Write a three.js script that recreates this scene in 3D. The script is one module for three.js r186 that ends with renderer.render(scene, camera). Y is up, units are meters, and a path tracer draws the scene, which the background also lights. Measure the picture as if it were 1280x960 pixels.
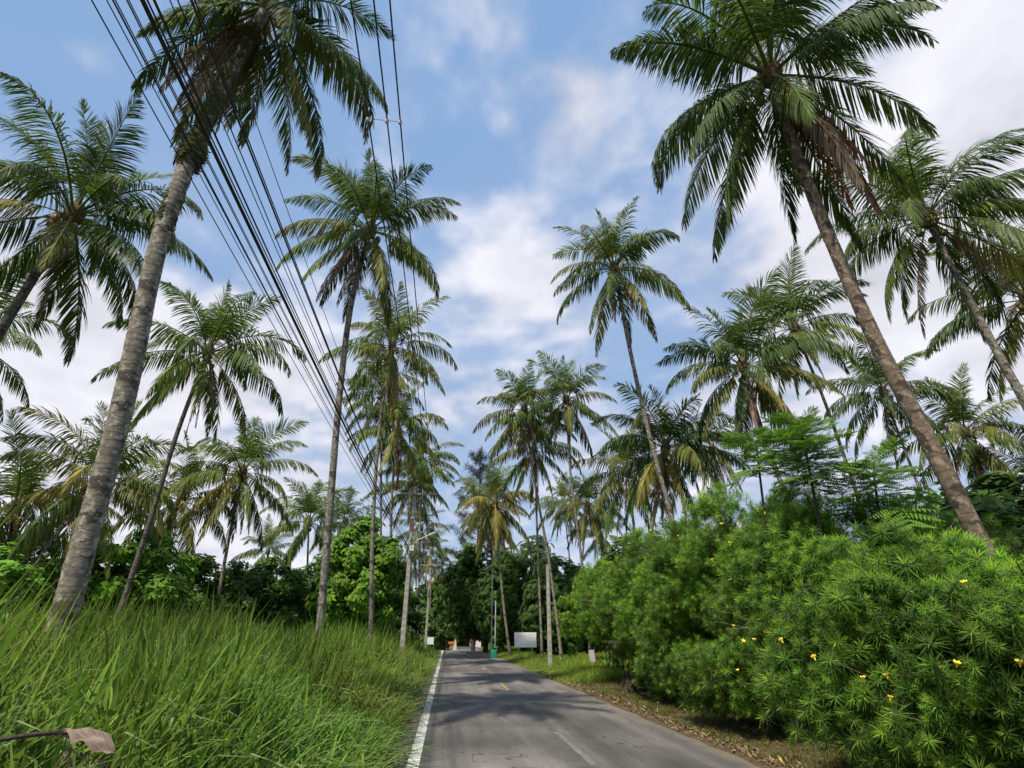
import * as THREE from 'three';
import { mergeGeometries } from 'three/addons/utils/BufferGeometryUtils.js';

// ------------------------------------------------------------------ camera, sky, sun, exposure
const scene = new THREE.Scene();
const EYE = new THREE.Vector3(0, 1.75, 0);
const F = 660, PITCH = 25.5 * Math.PI / 180, YAW = -6.4 * Math.PI / 180;   // focal length in photo pixels (1280 x 960)
const camera = new THREE.PerspectiveCamera(2 * Math.atan(480 / F) * 180 / Math.PI, 4 / 3, 0.1, 6000);
camera.position.copy(EYE); camera.rotation.set(PITCH, YAW, 0, 'YXZ');
camera.updateMatrixWorld(true);
scene.add(camera);

const SUN = new THREE.Vector3(-0.34, 0.85, 0.40).normalize();
const sun = new THREE.DirectionalLight(new THREE.Color().setRGB(1.0, 0.92, 0.77), 5);
sun.name = 'sun'; sun.position.copy(SUN).multiplyScalar(120); sun.castShadow = true;
sun.shadow.mapSize.set(4096, 4096); sun.shadow.radius = 2;
Object.assign(sun.shadow.camera, { left: -70, right: 70, top: 70, bottom: -70, near: 1, far: 320 });
sun.target.position.set(0, 0, -30); sun.position.add(sun.target.position); scene.add(sun, sun.target);

const renderer = new THREE.WebGLRenderer({ antialias: true });
renderer.setSize(1024, 768); renderer.shadowMap.enabled = true;
renderer.toneMapping = THREE.LinearToneMapping; renderer.toneMappingExposure = 1.24;

// ------------------------------------------------------------------ helpers
function rng(seed) { let a = seed >>> 0; return () => { a |= 0; a = a + 0x6D2B79F5 | 0; let t = Math.imul(a ^ a >>> 15, 1 | a); t = t + Math.imul(t ^ t >>> 7, 61 | t) ^ t; return ((t ^ t >>> 14) >>> 0) / 4294967296; }; }
const RAD = Math.PI / 180, lerp = (a, b, t) => a + (b - a) * t, clamp = (x, a = 0, b = 1) => Math.min(b, Math.max(a, x));
const sstep = (a, b, x) => { const t = clamp((x - a) / (b - a)); return t * t * (3 - 2 * t); };
const V = (x, y, z) => new THREE.Vector3(x, y, z);
function hash3(x, y, z) { let h = Math.imul(x, 374761393) + Math.imul(y, 668265263) + Math.imul(z, 873357470) | 0; h = Math.imul(h ^ h >>> 13, 1274126177); return ((h ^ h >>> 16) >>> 0) / 4294967296; }
function noise(x, y, z = 0) {
  const X = Math.floor(x), Y = Math.floor(y), Z = Math.floor(z); let u = x - X, v = y - Y, w = z - Z;
  u = u * u * (3 - 2 * u); v = v * v * (3 - 2 * v); w = w * w * (3 - 2 * w);
  let a = hash3(X, Y, Z), b = hash3(X, Y + 1, Z), c, d; a += (hash3(X + 1, Y, Z) - a) * u; b += (hash3(X + 1, Y + 1, Z) - b) * u; a += (b - a) * v;
  if (w === 0) return a;
  c = hash3(X, Y, Z + 1); d = hash3(X, Y + 1, Z + 1); c += (hash3(X + 1, Y, Z + 1) - c) * u; d += (hash3(X + 1, Y + 1, Z + 1) - d) * u; c += (d - c) * v;
  return a + (c - a) * w;
}
function fbm(x, y, z = 0, o = 5) { z = Math.round(z * 10); let s = 0, a = 0.5, t = 0; for (let i = 0; i < o; i++) { s += a * noise(x, y, z); t += a; a *= 0.5; x = x * 2.03 + 11.3; y = y * 2.03 + 5.7; z += 7; } return s / t; }
function ray(px, py) { return V(px - 640, 480 - py, -F).applyEuler(camera.rotation).normalize(); }        // photo pixel -> direction
function ground(px, py) { const r = ray(px, py); return EYE.clone().addScaledVector(r, -EYE.y / r.y); }
function atRange(px, py, d) { const r = ray(px, py); return EYE.clone().addScaledVector(r, d / Math.hypot(r.x, r.z)); }   // at horizontal distance d
const used = {};
function numbered(n) { if (!(n in used)) { used[n] = 0; return n; } return n + '_' + String(++used[n]).padStart(3, '0'); }
function shade(o) { o.traverse(c => { if (c.isMesh) { c.castShadow = true; c.receiveShadow = true; } }); return o; }
function tag(o, label, category, group, kind) { o.userData.label = label; if (category) o.userData.category = category; if (group) o.userData.group = group; if (kind) o.userData.kind = kind; return o; }
function thing(name, label, category, p = V(0, 0, 0), group) { const g = new THREE.Group(); g.name = numbered(name); g.position.copy(p); scene.add(g); return tag(g, label, category, group); }
function part(name, geo, mat, parent, p) { const m = new THREE.Mesh(geo, mat); m.name = name; if (p) m.position.copy(p); m.castShadow = m.receiveShadow = true; parent.add(m); return m; }
function structure(name, geo, mat, label) { const m = new THREE.Mesh(geo, mat); m.name = numbered(name); m.castShadow = m.receiveShadow = true; m.userData.kind = 'structure'; if (label) m.userData.label = label; scene.add(m); return m; }
function rgb(r, g, b) { return new THREE.Color().setRGB(r, g, b); }
function geoOf(pos, idx, col, uv) {
  const g = new THREE.BufferGeometry();
  g.setAttribute('position', new THREE.Float32BufferAttribute(pos, 3));
  if (col) g.setAttribute('color', new THREE.Float32BufferAttribute(col, 3));
  if (uv) g.setAttribute('uv', new THREE.Float32BufferAttribute(uv, 2));
  g.setIndex(idx); g.computeVertexNormals(); return g;
}
function leafMat(r, g, b, o = {}) { return new THREE.MeshPhysicalMaterial({ color: rgb(r, g, b), roughness: 1, transmission: 0.4, thickness: 0, clearcoat: 0.12, clearcoatRoughness: 0.45, specularIntensity: 0.3, side: THREE.DoubleSide, ...o }); }
function texture(w, h, fn, srgb = true) {
  const d = new Uint8Array(w * h * 4);
  for (let y = 0; y < h; y++) for (let x = 0; x < w; x++) { const c = fn(x, y), i = (y * w + x) * 4; d[i] = clamp(c[0]) * 255; d[i + 1] = clamp(c[1]) * 255; d[i + 2] = clamp(c[2]) * 255; d[i + 3] = 255; }
  const t = new THREE.DataTexture(d, w, h); t.wrapS = t.wrapT = THREE.RepeatWrapping; t.magFilter = THREE.LinearFilter; t.minFilter = THREE.LinearMipmapLinearFilter; t.generateMipmaps = true;
  if (srgb) t.colorSpace = THREE.SRGBColorSpace; t.needsUpdate = true; return t;
}
const pn = (x, y, px, py, o = 4, seed = 0) => {       // tiling fbm: blends across the seams
  const bu = sstep(.8, 1, x / px), bv = sstep(.8, 1, y / py), row = yy => bu > 0 ? lerp(fbm(x, yy, seed, o), fbm(x - px, yy, seed, o), bu) : fbm(x, yy, seed, o);
  return bv > 0 ? lerp(row(y), row(y - py), bv) : row(y);
};

// ------------------------------------------------------------------ the sky: blue air with soft broken cloud
{
  const W = 2048, Hh = 1024, data = new Float32Array(W * Hh * 4);
  const at = [[1220, 30, .34, .30], [1110, 210, .26, .22], [1000, 330, .20, .16], [1190, 400, .3, .26], [690, 130, .085, .2], [735, 200, .07, .15], [640, 285, .06, .15], [590, 385, .15, .24], [690, 420, .12, .18], [560, 30, .06, .13],
    [70, 500, .3, .3], [250, 560, .24, .28], [390, 480, .1, .12], [60, 400, .16, .16], [75, 110, .05, .12], [640, 200, .16, -.14], [600, 550, .11, -.10], [60, 60, .25, -.14], [330, 250, .2, -.12], [860, 200, .1, -.12], [880, 60, .14, -.08], [880, 400, .10, -.16], [1262, 190, .08, -.22], [1090, 60, .05, -.12], [930, 300, .07, -.12]]
    .map(([x, y, r, a]) => [ray(x, y), r, a]);
  for (let j = 0; j < Hh; j++) for (let i = 0; i < W; i++) {
    const ph = ((i + .5) / W - .5) * 2 * Math.PI, th = ((j + .5) / Hh - .5) * Math.PI;
    const d = V(Math.cos(th) * Math.cos(ph), Math.sin(th), Math.cos(th) * Math.sin(ph)), k = (j * W + i) * 4;
    const e = Math.max(d.y, 0);
    const haze = Math.pow(1 - e, 3.2);
    let r = lerp(.20, .48, haze), g = lerp(.335, .57, haze), b = lerp(.57, .71, haze);
    if (d.y > 0) {
      const s = 1.5 / (e + .22), x = d.x * s, y = d.z * s;
      const wx = fbm(x * .9 + 3, y * .9, 1.5, 3) - .5, wy = fbm(x * .9, y * .9 + 8, 4.5, 3) - .5;
      const big = fbm(x * 1.6 + wx * .8 + 7, y * 1.6 + wy * .8 + 3, 2.2, 6), fine = fbm(x * 7 + wx * 1.6, y * 7 + wy * 1.6, 7.7, 6);
      let m = 0; for (const [q, rr, a] of at) { const dd = 2 * (1 - d.dot(q)); if (dd < 9 * rr * rr) m += a * Math.exp(-dd / (rr * rr)); }
      const dens = .94 * sstep(.44, .92, big * .62 + fine * .56 + m - .09);
      const veil = sstep(.3, .75, fbm(x * .7 + 20 + wx, y * 1.6 + 9, 3.3, 4)) * .22;
      const c = clamp(dens + veil * (1 - dens));
      const lum = .615 + .34 * (fbm(x * 2.4 + 40 + wy * 2, y * 2.4 + wx * 2, 9.1, 6) - .4) + .20 * (fine - .45) + .05 * dens;
      r = lerp(r, lum * .99, c); g = lerp(g, lum * .985, c); b = lerp(b, lum * 1.07, c);
    } else { r = .16; g = .17; b = .13; }
    data[k] = r; data[k + 1] = g; data[k + 2] = b; data[k + 3] = 1;
  }
  const t = new THREE.DataTexture(data, W, Hh, THREE.RGBAFormat, THREE.FloatType);
  t.mapping = THREE.EquirectangularReflectionMapping; t.magFilter = t.minFilter = THREE.LinearFilter; t.needsUpdate = true;
  scene.background = t; scene.environment = t;
}

// ------------------------------------------------------------------ ground, road, markings
{
  const soil = texture(512, 512, (x, y) => {
    const a = pn(x / 40, y / 40, 12.8, 12.8, 5, 1), b = pn(x / 7, y / 7, 512 / 7, 512 / 7, 3, 4), gr = sstep(.42, .58, a);
    const k = .75 + .5 * b; return [lerp(.36, .27, gr) * k, lerp(.30, .33, gr) * k, lerp(.19, .15, gr) * k];
  });
  const g = new THREE.PlaneGeometry(2400, 2400, 1, 1).rotateX(-Math.PI / 2); const uv = g.attributes.uv;
  for (let i = 0; i < uv.count; i++) uv.setXY(i, uv.getX(i) * 600, uv.getY(i) * 600);
  structure('ground', g, new THREE.MeshStandardMaterial({ map: soil, roughness: 1, bumpMap: soil, bumpScale: .03 }), 'rough grassy soil under the palms');
}
const RW = 5.35, RX0 = -0.72;      // road from x = -0.72 to 4.63
const roadX = z => z > -92 ? 0 : -Math.pow((-92 - z) / 40, 2) * 9;   // straight, then bending left far off
const asphalt = texture(512, 2048, (x, y) => {
  const u = x / 512 * RW, v = y / 2048 * 21.4;
  const grain = hash3(x, y, 3) * .6 + hash3(x >> 1, y >> 1, 9) * .4, patch = pn(u * .9, v * .45, 99, 21.4 * .45, 5, 2), streak = pn(u * 3.2, v * .22, 99, 21.4 * .22, 4, 6);
  const track = Math.exp(-Math.pow((u - 1.15) / .34, 2)) + Math.exp(-Math.pow((u - 2.35) / .34, 2)) + Math.exp(-Math.pow((u - 3.2) / .34, 2)) + Math.exp(-Math.pow((u - 4.3) / .34, 2));
  let k = .365 + (grain - .5) * .13 + (patch - .5) * .28 + (streak - .5) * .16 - .022 * track;
  const crack = Math.abs(pn(u * 1.6 + 2, v * .8, 99, 21.4 * .8, 4, 12) - .5); if (crack < .008 && patch > .44) k -= .12;
  const edge = Math.min(u, RW - u), dust = sstep(.28, .0, edge + (pn(u * 6, v * 6, 99, 128.4, 3, 8) - .5) * .5);
  const gx = lerp(k * 1.03, .43, dust * .7), gy = lerp(k * .985, .39, dust * .7), gz = lerp(k * .955, .32, dust * .7);
  return [gx, gy, gz];
});
function ribbon(x0, x1, z0, z1, y, step, jag = 0, seed = 1, uvfn) {
  const pos = [], idx = [], uv = []; const n = Math.max(1, Math.round((z0 - z1) / step)); const R = rng(seed);
  for (let i = 0; i <= n; i++) {
    const z = lerp(z0, z1, i / n), o = roadX(z);
    const a = x0 + o + (R() - .5) * jag, b = x1 + o + (R() - .5) * jag; pos.push(a, y, z, b, y, z);
    uv.push(...(uvfn ? uvfn(a - o, z) : [a, -z]), ...(uvfn ? uvfn(b - o, z) : [b, -z]));
    if (i) { const k = i * 2; idx.push(k - 2, k - 1, k, k - 1, k + 1, k); }
  }
  return geoOf(pos, idx, null, uv);
}
structure('road', ribbon(RX0, RX0 + RW, 14, -150, .03, .5, .09, 5, (x, z) => [(x - RX0) / RW, -z / 21.4]), new THREE.MeshStandardMaterial({ map: asphalt, bumpMap: asphalt, bumpScale: .012, roughness: .88 }), 'worn grey asphalt lane running straight between the palms');
const grit = texture(256, 256, (x, y) => { const a = pn(x / 20, y / 20, 12.8, 12.8, 4, 2), h = hash3(x, y, 5), k = .7 + .35 * a + .25 * h; return [.36 * k, .32 * k, .25 * k]; });
structure('road_shoulder', ribbon(RX0 - .5, RX0 + .06, 14, -150, .012, .35, .12, 8), new THREE.MeshStandardMaterial({ map: grit, roughness: 1 }), 'thin strip of sandy grit beside the white edge line');
structure('road_shoulder', ribbon(RX0 + RW - .05, RX0 + RW + 2.6, 14, -60, .013, .35, .2, 9), new THREE.MeshStandardMaterial({ map: texture(512, 512, (x, y) => { const a = pn(x / 26, y / 26, 512 / 26, 512 / 26, 5, 5), h = hash3(x, y, 8), k = .65 + .5 * a + .2 * h; return [.31 * k, .245 * k, .16 * k]; }), roughness: 1 }), 'brown earth verge strewn with leaves below the shrubs');
const paintTex = texture(256, 1024, (x, y) => { const w = pn(x / 14, y / 14, 256 / 14, 1024 / 14, 5, 3), h = hash3(x, y, 7), worn = sstep(.62, .74, w + h * .05), k = .78 + .12 * h - .12 * pn(x / 40, y / 60, 6.4, 1024 / 60, 3, 9); return [lerp(k, .45, worn), lerp(k, .44, worn), lerp(k * .98, .43, worn)]; });
structure('edge_line', ribbon(-.49, -.31, 12, -140, .034, .18, .008, 3, (x, z) => [x * 3, -z * .6]), new THREE.MeshStandardMaterial({ map: paintTex, roughness: .8 }), 'worn white edge line along the left side of the road');
const yellowTex = texture(128, 512, (x, y) => { const w = pn(x / 9, y / 9, 128 / 9, 512 / 9, 5, 13), h = hash3(x, y, 17), worn = sstep(.47, .6, w + h * .06); return [lerp(.70, .44, worn), lerp(.56, .42, worn), lerp(.25, .39, worn)]; });
const ghostTex = texture(128, 512, (x, y) => { const w = pn(x / 9, y / 9, 128 / 9, 512 / 9, 5, 23), h = hash3(x, y, 27), worn = sstep(.36, .50, w + h * .08); return [lerp(.53, .41, worn), lerp(.53, .40, worn), lerp(.48, .395, worn)]; });
const yellow = new THREE.MeshStandardMaterial({ map: yellowTex, roughness: .85 });
for (const z of [-9.2, -21.2, -33.2, -45.2, -57.2, -69.2]) structure('lane_dash', ribbon(2.2, 2.31, z, z - 3, .034, .15, .02, 30 - z, (x, zz) => [x * 3, -zz * .5]), z > -12 ? new THREE.MeshStandardMaterial({ map: ghostTex, roughness: .9 }) : yellow, 'faded centre line dash on the road');

// ------------------------------------------------------------------ coconut palms
function frondGeo(L, e0, droop, roll, n, seed, o = {}) {
  const R = rng(seed), M = 14, P = [], T = [], S = [], U = [], pos = [], idx = [], col = [];
  let p = V(0, 0, 0); const sway = (R() - .5) * .5;
  for (let i = 0; i <= M; i++) {
    const s = i / M, a = Math.max(e0 - droop * Math.pow(s, 1.35), -86) * RAD, b = sway * s * s;
    const t = V(Math.cos(a) * Math.cos(b), Math.sin(a), Math.cos(a) * Math.sin(b)).normalize();
    let side = V(-t.z, 0, t.x).normalize(); side.applyAxisAngle(t, roll * RAD * Math.pow(s, .8));
    P.push(p.clone()); T.push(t); S.push(side); U.push(side.clone().cross(t).normalize());
    p = p.clone().addScaledVector(t, L / M);
  }
  const samp = (A, s) => { const f = Math.min(s * M, M - 1e-4), i = Math.floor(f); return A[i].clone().lerp(A[i + 1], f - i); };
  const rc = o.rachis || [1.5, 1.35, .9];
  // rachis: four-sided, broad at the base
  for (let i = 0; i <= M; i++) {
    const s = i / M, w = lerp(.055, .006, Math.pow(s, .7)) * (o.thick || 1), h = w * .6;
    for (const [a, b] of [[1, 0], [0, .7], [-1, 0], [0, -1]]) { const q = P[i].clone().addScaledVector(S[i], a * w).addScaledVector(U[i], b * h); pos.push(q.x, q.y, q.z); col.push(...rc); }
    if (i) for (let k = 0; k < 4; k++) { const a = (i - 1) * 4 + k, b = (i - 1) * 4 + (k + 1) % 4; idx.push(a, a + 4, b, b, a + 4, b + 4); }
  }
  const lmax = (o.leaf || 1.0) * L / 4.6, wd = (o.width || .05) * L / 4.6, s0 = o.start || .17;
  const hang = o.hang ?? .9, up = o.up ?? .25;
  for (let j = 0; j < n; j++) for (const sg of [-1, 1]) {
    if (R() < (o.miss || .04) || (o.clump && j > n * .3 && noise(j * .31 + seed, sg * 3) < .2)) continue;
    const s = clamp(s0 + (1 - s0) * (j + R() * .9) / n, 0, .999), q = (s - s0) / (1 - s0);
    const len = lmax * (.42 + .58 * Math.sin(Math.PI * Math.min(1, Math.pow(q, .75) * .62 + .25))) * (1 - .62 * Math.pow(q, 3)) * (.86 + .24 * R());
    const t = samp(T, s).normalize(), sd = samp(S, s).normalize(), u = samp(U, s).normalize(), fa = lerp(66, 24, Math.pow(q, .9)) * RAD + (R() - .5) * .22;
    const d0 = sd.clone().multiplyScalar(sg * Math.sin(fa)).addScaledVector(t, Math.cos(fa)).addScaledVector(u, up * (.7 + .6 * R()) + (R() - .5) * .3 + (noise(j * .22 + seed, sg * 5 + 2) - .5) * .5).normalize();
    const base = samp(P, s), w = wd * (.8 + .4 * R()) * (1 - .35 * q), g = hang * (.7 + .7 * R());
    const tint = (o.vary ? 1 + (R() - .5) * o.vary : 1), yel = R() < (o.yellow || 0) ? 1 : 0, c = [tint * (1 + .9 * yel), tint * (1 + .35 * yel), tint * (1 - .1 * yel)];
    const k = pos.length / 3; let q0 = base.clone();
    for (let m = 0; m < 4; m++) {
      const f = m / 3, d = d0.clone().add(V(0, -g * f * 1.25, 0)).normalize();
      if (m) q0 = q0.clone().addScaledVector(d, len / 3);
      let wv = t.clone().addScaledVector(d, -t.dot(d)); wv.normalize(); const ww = [.45, 1, .8, 0][m] * w * .5;
      if (m < 3) { const a = q0.clone().addScaledVector(wv, ww), b = q0.clone().addScaledVector(wv, -ww); pos.push(a.x, a.y, a.z, b.x, b.y, b.z); col.push(...c, ...c); }
      else { pos.push(q0.x, q0.y, q0.z); col.push(...c); }
    }
    idx.push(k, k + 2, k + 1, k + 1, k + 2, k + 3, k + 2, k + 4, k + 3, k + 3, k + 4, k + 5, k + 4, k + 6, k + 5);
  }
  return geoOf(pos, idx, col);
}
const FL = 4.6;
const CLASSES = [[85, 30, .45, .25], [74, 60, .4, .5], [64, 88, .35, .8], [54, 104, .3, 1.1], [42, 108, .22, 1.4], [30, 104, .15, 1.6], [16, 96, .08, 1.8], [0, 82, 0, 2.0], [-18, 62, -.05, 2.1], [-38, 44, -.1, 2.2], [-56, 26, -.1, 2.2]];
const FROND = { near: [], far: [] }, DEAD = { near: [], far: [] };
for (const lod of ['near', 'far']) {
  CLASSES.forEach(([e, dr, up, hang], i) => {
    FROND[lod][i] = [0, 1, 2].slice(0, lod === 'near' ? 3 : 2).map(v => frondGeo(FL, e, dr * (.85 + .2 * v), [(38), (-52), (14)][v], lod === 'near' ? 140 : 76, 100 + i * 7 + v, { up, hang, width: lod === 'near' ? .042 : .062, vary: .7, yellow: .02 + .008 * i * (i > 4), miss: .03 + .012 * i, leaf: 1.2, clump: 1 }));
  });
  for (let v = 0; v < 3; v++) DEAD[lod].push(frondGeo(FL * .86, [-58, -66, -74][v], [26, 20, 12][v], [60, -30, 90][v], lod === 'near' ? 70 : 36, 900 + v, { up: -.1, hang: 2.2, width: lod === 'near' ? .04 : .07, vary: .7, miss: .22, leaf: .8, rachis: [1.3, 1.2, 1.1] }));
}
const FM = {
  dark: leafMat(.055, .100, .020, { vertexColors: true, clearcoat: .22, clearcoatRoughness: .4 }), green: leafMat(.085, .140, .024, { vertexColors: true, clearcoat: .22, clearcoatRoughness: .4 }), fresh: leafMat(.145, .205, .030, { vertexColors: true, clearcoat: .22, clearcoatRoughness: .4 }),
  olive: leafMat(.150, .170, .034, { vertexColors: true, clearcoat: .22, clearcoatRoughness: .4 }), yellow: leafMat(.27, .25, .06, { vertexColors: true, clearcoat: .22, clearcoatRoughness: .4 }), dead: leafMat(.22, .165, .12, { vertexColors: true, clearcoat: 0, transmission: .2 }), rust: leafMat(.25, .125, .06, { vertexColors: true, clearcoat: 0, transmission: .2 }),
};
const barkTex = texture(256, 512, (x, y) => {
  const u = x / 32, v = y / 32, a = pn(u, v, 8, 16, 5, 3), b = pn(u * 3, v * 3, 24, 48, 4, 7), ring = Math.abs(((y / 512 * 14 + (a - .5) * .7) % 1) - .5) * 2, h = hash3(x, y, 2);
  let k = .72 + .32 * (a - .5) + .28 * (b - .5) + .12 * (h - .5); k *= lerp(.80, 1, sstep(.05, .3, ring));
  const lich = sstep(.60, .68, pn(u * 1.3 + 3, v * 1.3, 8 * 1.3, 16 * 1.3, 4, 15)); const blot = sstep(.56, .66, pn(u * .8 + 9, v * 1.1, 6.4, 17.6, 5, 25)); k *= 1 - .38 * blot; return [lerp(k * .60, .66, lich * .6), lerp(k * .57, .65, lich * .6), lerp(k * .52, .61, lich * .6)];
});
const BARK = { grey: new THREE.MeshStandardMaterial({ map: barkTex, bumpMap: barkTex, bumpScale: .02, roughness: .95 }), brown: new THREE.MeshStandardMaterial({ map: barkTex, bumpMap: barkTex, bumpScale: .02, roughness: .95, color: rgb(.80, .66, .56) }), pale: new THREE.MeshStandardMaterial({ map: barkTex, bumpMap: barkTex, bumpScale: .02, roughness: .95, color: rgb(1.15, 1.12, 1.05) }), dark: new THREE.MeshStandardMaterial({ map: barkTex, bumpMap: barkTex, bumpScale: .02, roughness: .95, color: rgb(.55, .53, .48) }) };
function trunkGeo(pts, r0, r1, seed, ring = .13, sides = 12, flare = .45) {
  const curve = new THREE.CatmullRomCurve3(pts, false, 'centripetal'), len = curve.getLength(), n = Math.round(len / ring), R = rng(seed), pos = [], uv = [], idx = [];
  const fr = V(1, 0, 0); let row = 0;
  for (let i = 0; i <= n; i++) for (const half of [0, 1]) {
    const s = clamp((i + half * .72) / n), y = s * len, c = curve.getPointAt(s), t = curve.getTangentAt(s), a = fr.clone().addScaledVector(t, -fr.dot(t)).normalize(), b = t.clone().cross(a);
    const rr = lerp(r0, r1, Math.pow(s, .75)) * (1 + flare * Math.exp(-y / .5)) * (half ? 1.022 : .99) * (1 + .05 * (noise(y * .9, seed) - .5));
    for (let k = 0; k <= sides; k++) { const an = k / sides * 2 * Math.PI, q = rr * (1 + .06 * (noise(Math.cos(an) * 2 + seed, Math.sin(an) * 2, y * 2.2) - .5)); pos.push(c.x + (a.x * Math.cos(an) + b.x * Math.sin(an)) * q, c.y + (a.y * Math.cos(an) + b.y * Math.sin(an)) * q + .02 * (noise(an * 2, i, seed) - .5), c.z + (a.z * Math.cos(an) + b.z * Math.sin(an)) * q); uv.push(k / sides, y / 1.9 + seed * .37); }
    if (row) for (let k = 0; k < sides; k++) { const p = (row - 1) * (sides + 1) + k, q = p + sides + 1; idx.push(p, p + 1, q, q, p + 1, q + 1); }
    row++;
  }
  return geoOf(pos, idx, null, uv);
}
const fibreMat = new THREE.MeshStandardMaterial({ color: rgb(.12, .085, .05), roughness: 1 });
const fibreGeo = (() => { const g = new THREE.SphereGeometry(1, 14, 12), p = g.attributes.position; for (let i = 0; i < p.count; i++) { const k = 1 + .5 * (noise(p.getX(i) * 3 + 5, p.getY(i) * 2, p.getZ(i) * 3) - .5); p.setXYZ(i, p.getX(i) * k, p.getY(i) * k, p.getZ(i) * k); } g.computeVertexNormals(); return g; })();
const nutGeo = new THREE.LatheGeometry([[0, -.15], [.06, -.14], [.105, -.08], [.12, 0], [.105, .08], [.06, .13], [0, .15]].map(([a, b]) => new THREE.Vector2(a, b)), 9);
const nutMat = [rgb(.16, .17, .04), rgb(.24, .15, .04), rgb(.10, .13, .035)].map(c => new THREE.MeshStandardMaterial({ color: c, roughness: .55 }));
const spadixGeo = (() => { const gs = []; const R = rng(4); for (let i = 0; i < 16; i++) { const c = new THREE.QuadraticBezierCurve3(V(0, 0, 0), V(.3 + R() * .2, .15, (R() - .5) * .3), V(.5 + R() * .35, -.25 - R() * .4, (R() - .5) * .6)); gs.push(new THREE.TubeGeometry(c, 4, .012, 3)); } gs.push(new THREE.TubeGeometry(new THREE.QuadraticBezierCurve3(V(-.2, .05, 0), V(.1, .15, 0), V(.45, .05, 0)), 5, .03, 5)); return mergeGeometries(gs); })();
const spadixMat = new THREE.MeshStandardMaterial({ color: rgb(.42, .30, .07), roughness: .8 });

const palms = [];
function palm(label, c, fp, low, o = {}) {
  const L = o.L || FL, R = rng(Math.round(c[0] * 31 + c[1] * 7)), rc = ray(...c), fwd = ray(640, 480);
  const C = EYE.clone().addScaledVector(rc, L * F / fp / rc.dot(fwd)), hd = Math.hypot(C.x, C.z);
  const pts = low.map((q, i) => atRange(q[0], q[1], hd * (o.k ? lerp(1, o.k, (i + 1) / low.length) : 1)));
  const B = pts[pts.length - 1], A = pts.length > 1 ? pts[pts.length - 2] : C;
  const dir = B.clone().sub(A).normalize(); dir.y = Math.min(dir.y, -.55); const base = B.y > .3 ? B.clone().addScaledVector(dir, B.y / -dir.y) : V(B.x, 0, B.z); base.y = -.05;
  // a gently steeper foot
  const foot = B.y > .3 ? base.clone().lerp(V(B.x, base.y, B.z), .35) : base;
  const t = thing('coconut_palm', label, 'palm tree', V(foot.x, 0, foot.z), o.group);
  const local = q => q.clone().sub(t.position);
  const near = C.length() < 27, lod = near ? 'near' : 'far', r0 = (o.r || .19) * .84, r1 = o.r1 || r0 * .66;
  const path = [V(0, -.05, 0), ...pts.filter(q => q.y > .8).reverse().map(local), local(C)];
  part('trunk', trunkGeo(path, r0, r1, R() * 50 | 0, near ? .13 : .24, near ? 14 : 9, o.flare ?? .4), BARK[o.bark || 'grey'], t);
  const cl = local(C), sc = (o.s || 1) * (near ? 1.04 : 1.12), n = Math.round((o.n || 25) * (near ? .92 : 1)), ax = local(C).sub(path[path.length - 2]).normalize();
  const tilt = new THREE.Quaternion().setFromUnitVectors(V(0, 1, 0), V(ax.x * .55, ax.y, ax.z * .55).normalize());
  const heart = part('crown_heart', fibreGeo, fibreMat, t, cl); heart.scale.set(.28, .55, .28).multiplyScalar(L / FL); heart.quaternion.copy(tilt);
  const mats = o.mats || ['dark', 'green', 'green', 'fresh', 'olive']; const fresh = o.fresh || 'fresh';
  for (let i = 0; i < n; i++) {
    const age = (i + .5) / n, k = clamp(Math.floor(Math.pow(age, o.pow || .92) * CLASSES.length * (o.low || .95) + (R() - .5) * 1.3), 0, CLASSES.length - 1), vs = FROND[lod][k];
    let m = age < .12 ? fresh : age > .8 && R() < (o.yel ?? .3) * .55 ? (R() < .5 ? 'yellow' : 'olive') : mats[Math.floor(R() * mats.length)];
    const f = part('frond', vs[Math.floor(R() * vs.length)], FM[m], t, cl);
    const az = i * 2.39996 + R() * .5 + c[0];
    f.quaternion.copy(tilt).multiply(new THREE.Quaternion().setFromAxisAngle(V(0, 1, 0), az)); f.position.add(V(Math.cos(az) * .1, .12 - age * .3, -Math.sin(az) * .1));
    const q = sc * L / FL * (.86 + .24 * R()) * (age < .08 ? .8 : 1); f.scale.set(q, q, q * (.9 + .2 * R()));
  }
  for (let i = 0; i < (o.dead ?? 2); i++) {
    const vs = DEAD[lod], f = part('dead_frond', vs[Math.floor(R() * 3)], FM[o.rust && i % 2 ? 'rust' : 'dead'], t, cl);
    const az = o.deadAz != null ? o.deadAz + (R() - .5) * 1.5 : R() * 6.28; f.rotation.y = az; f.position.add(V(Math.cos(az) * .08, -.25, -Math.sin(az) * .08)); const q = sc * L / FL * (.85 + .3 * R()); f.scale.setScalar(q);
  }
  const nn = o.nuts ?? 5;
  for (let i = 0; i < nn; i++) { const az = R() * 6.28, m = part('coconut', nutGeo, nutMat[Math.floor(R() * 3)], t, cl.clone().add(V(Math.cos(az) * (.3 + R() * .15), -.35 - R() * .4, Math.sin(az) * (.3 + R() * .15)))); m.rotation.set(R() - .5, R() * 6, R() - .5); }
  for (let i = 0; i < (o.spadix ?? 1); i++) { const m = part('flower_stalk', spadixGeo, spadixMat, t, cl.clone().add(V(0, -.1, 0))); m.rotation.y = R() * 6.28; }
  palms.push([label, C, hd]); t.userData.trunkPath = undefined; delete t.userData.trunkPath; return { t, path, C, cl, r0, r1, R };
}
const GL = 'coconut palms left of the road', GR = 'coconut palms right of the road';
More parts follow.
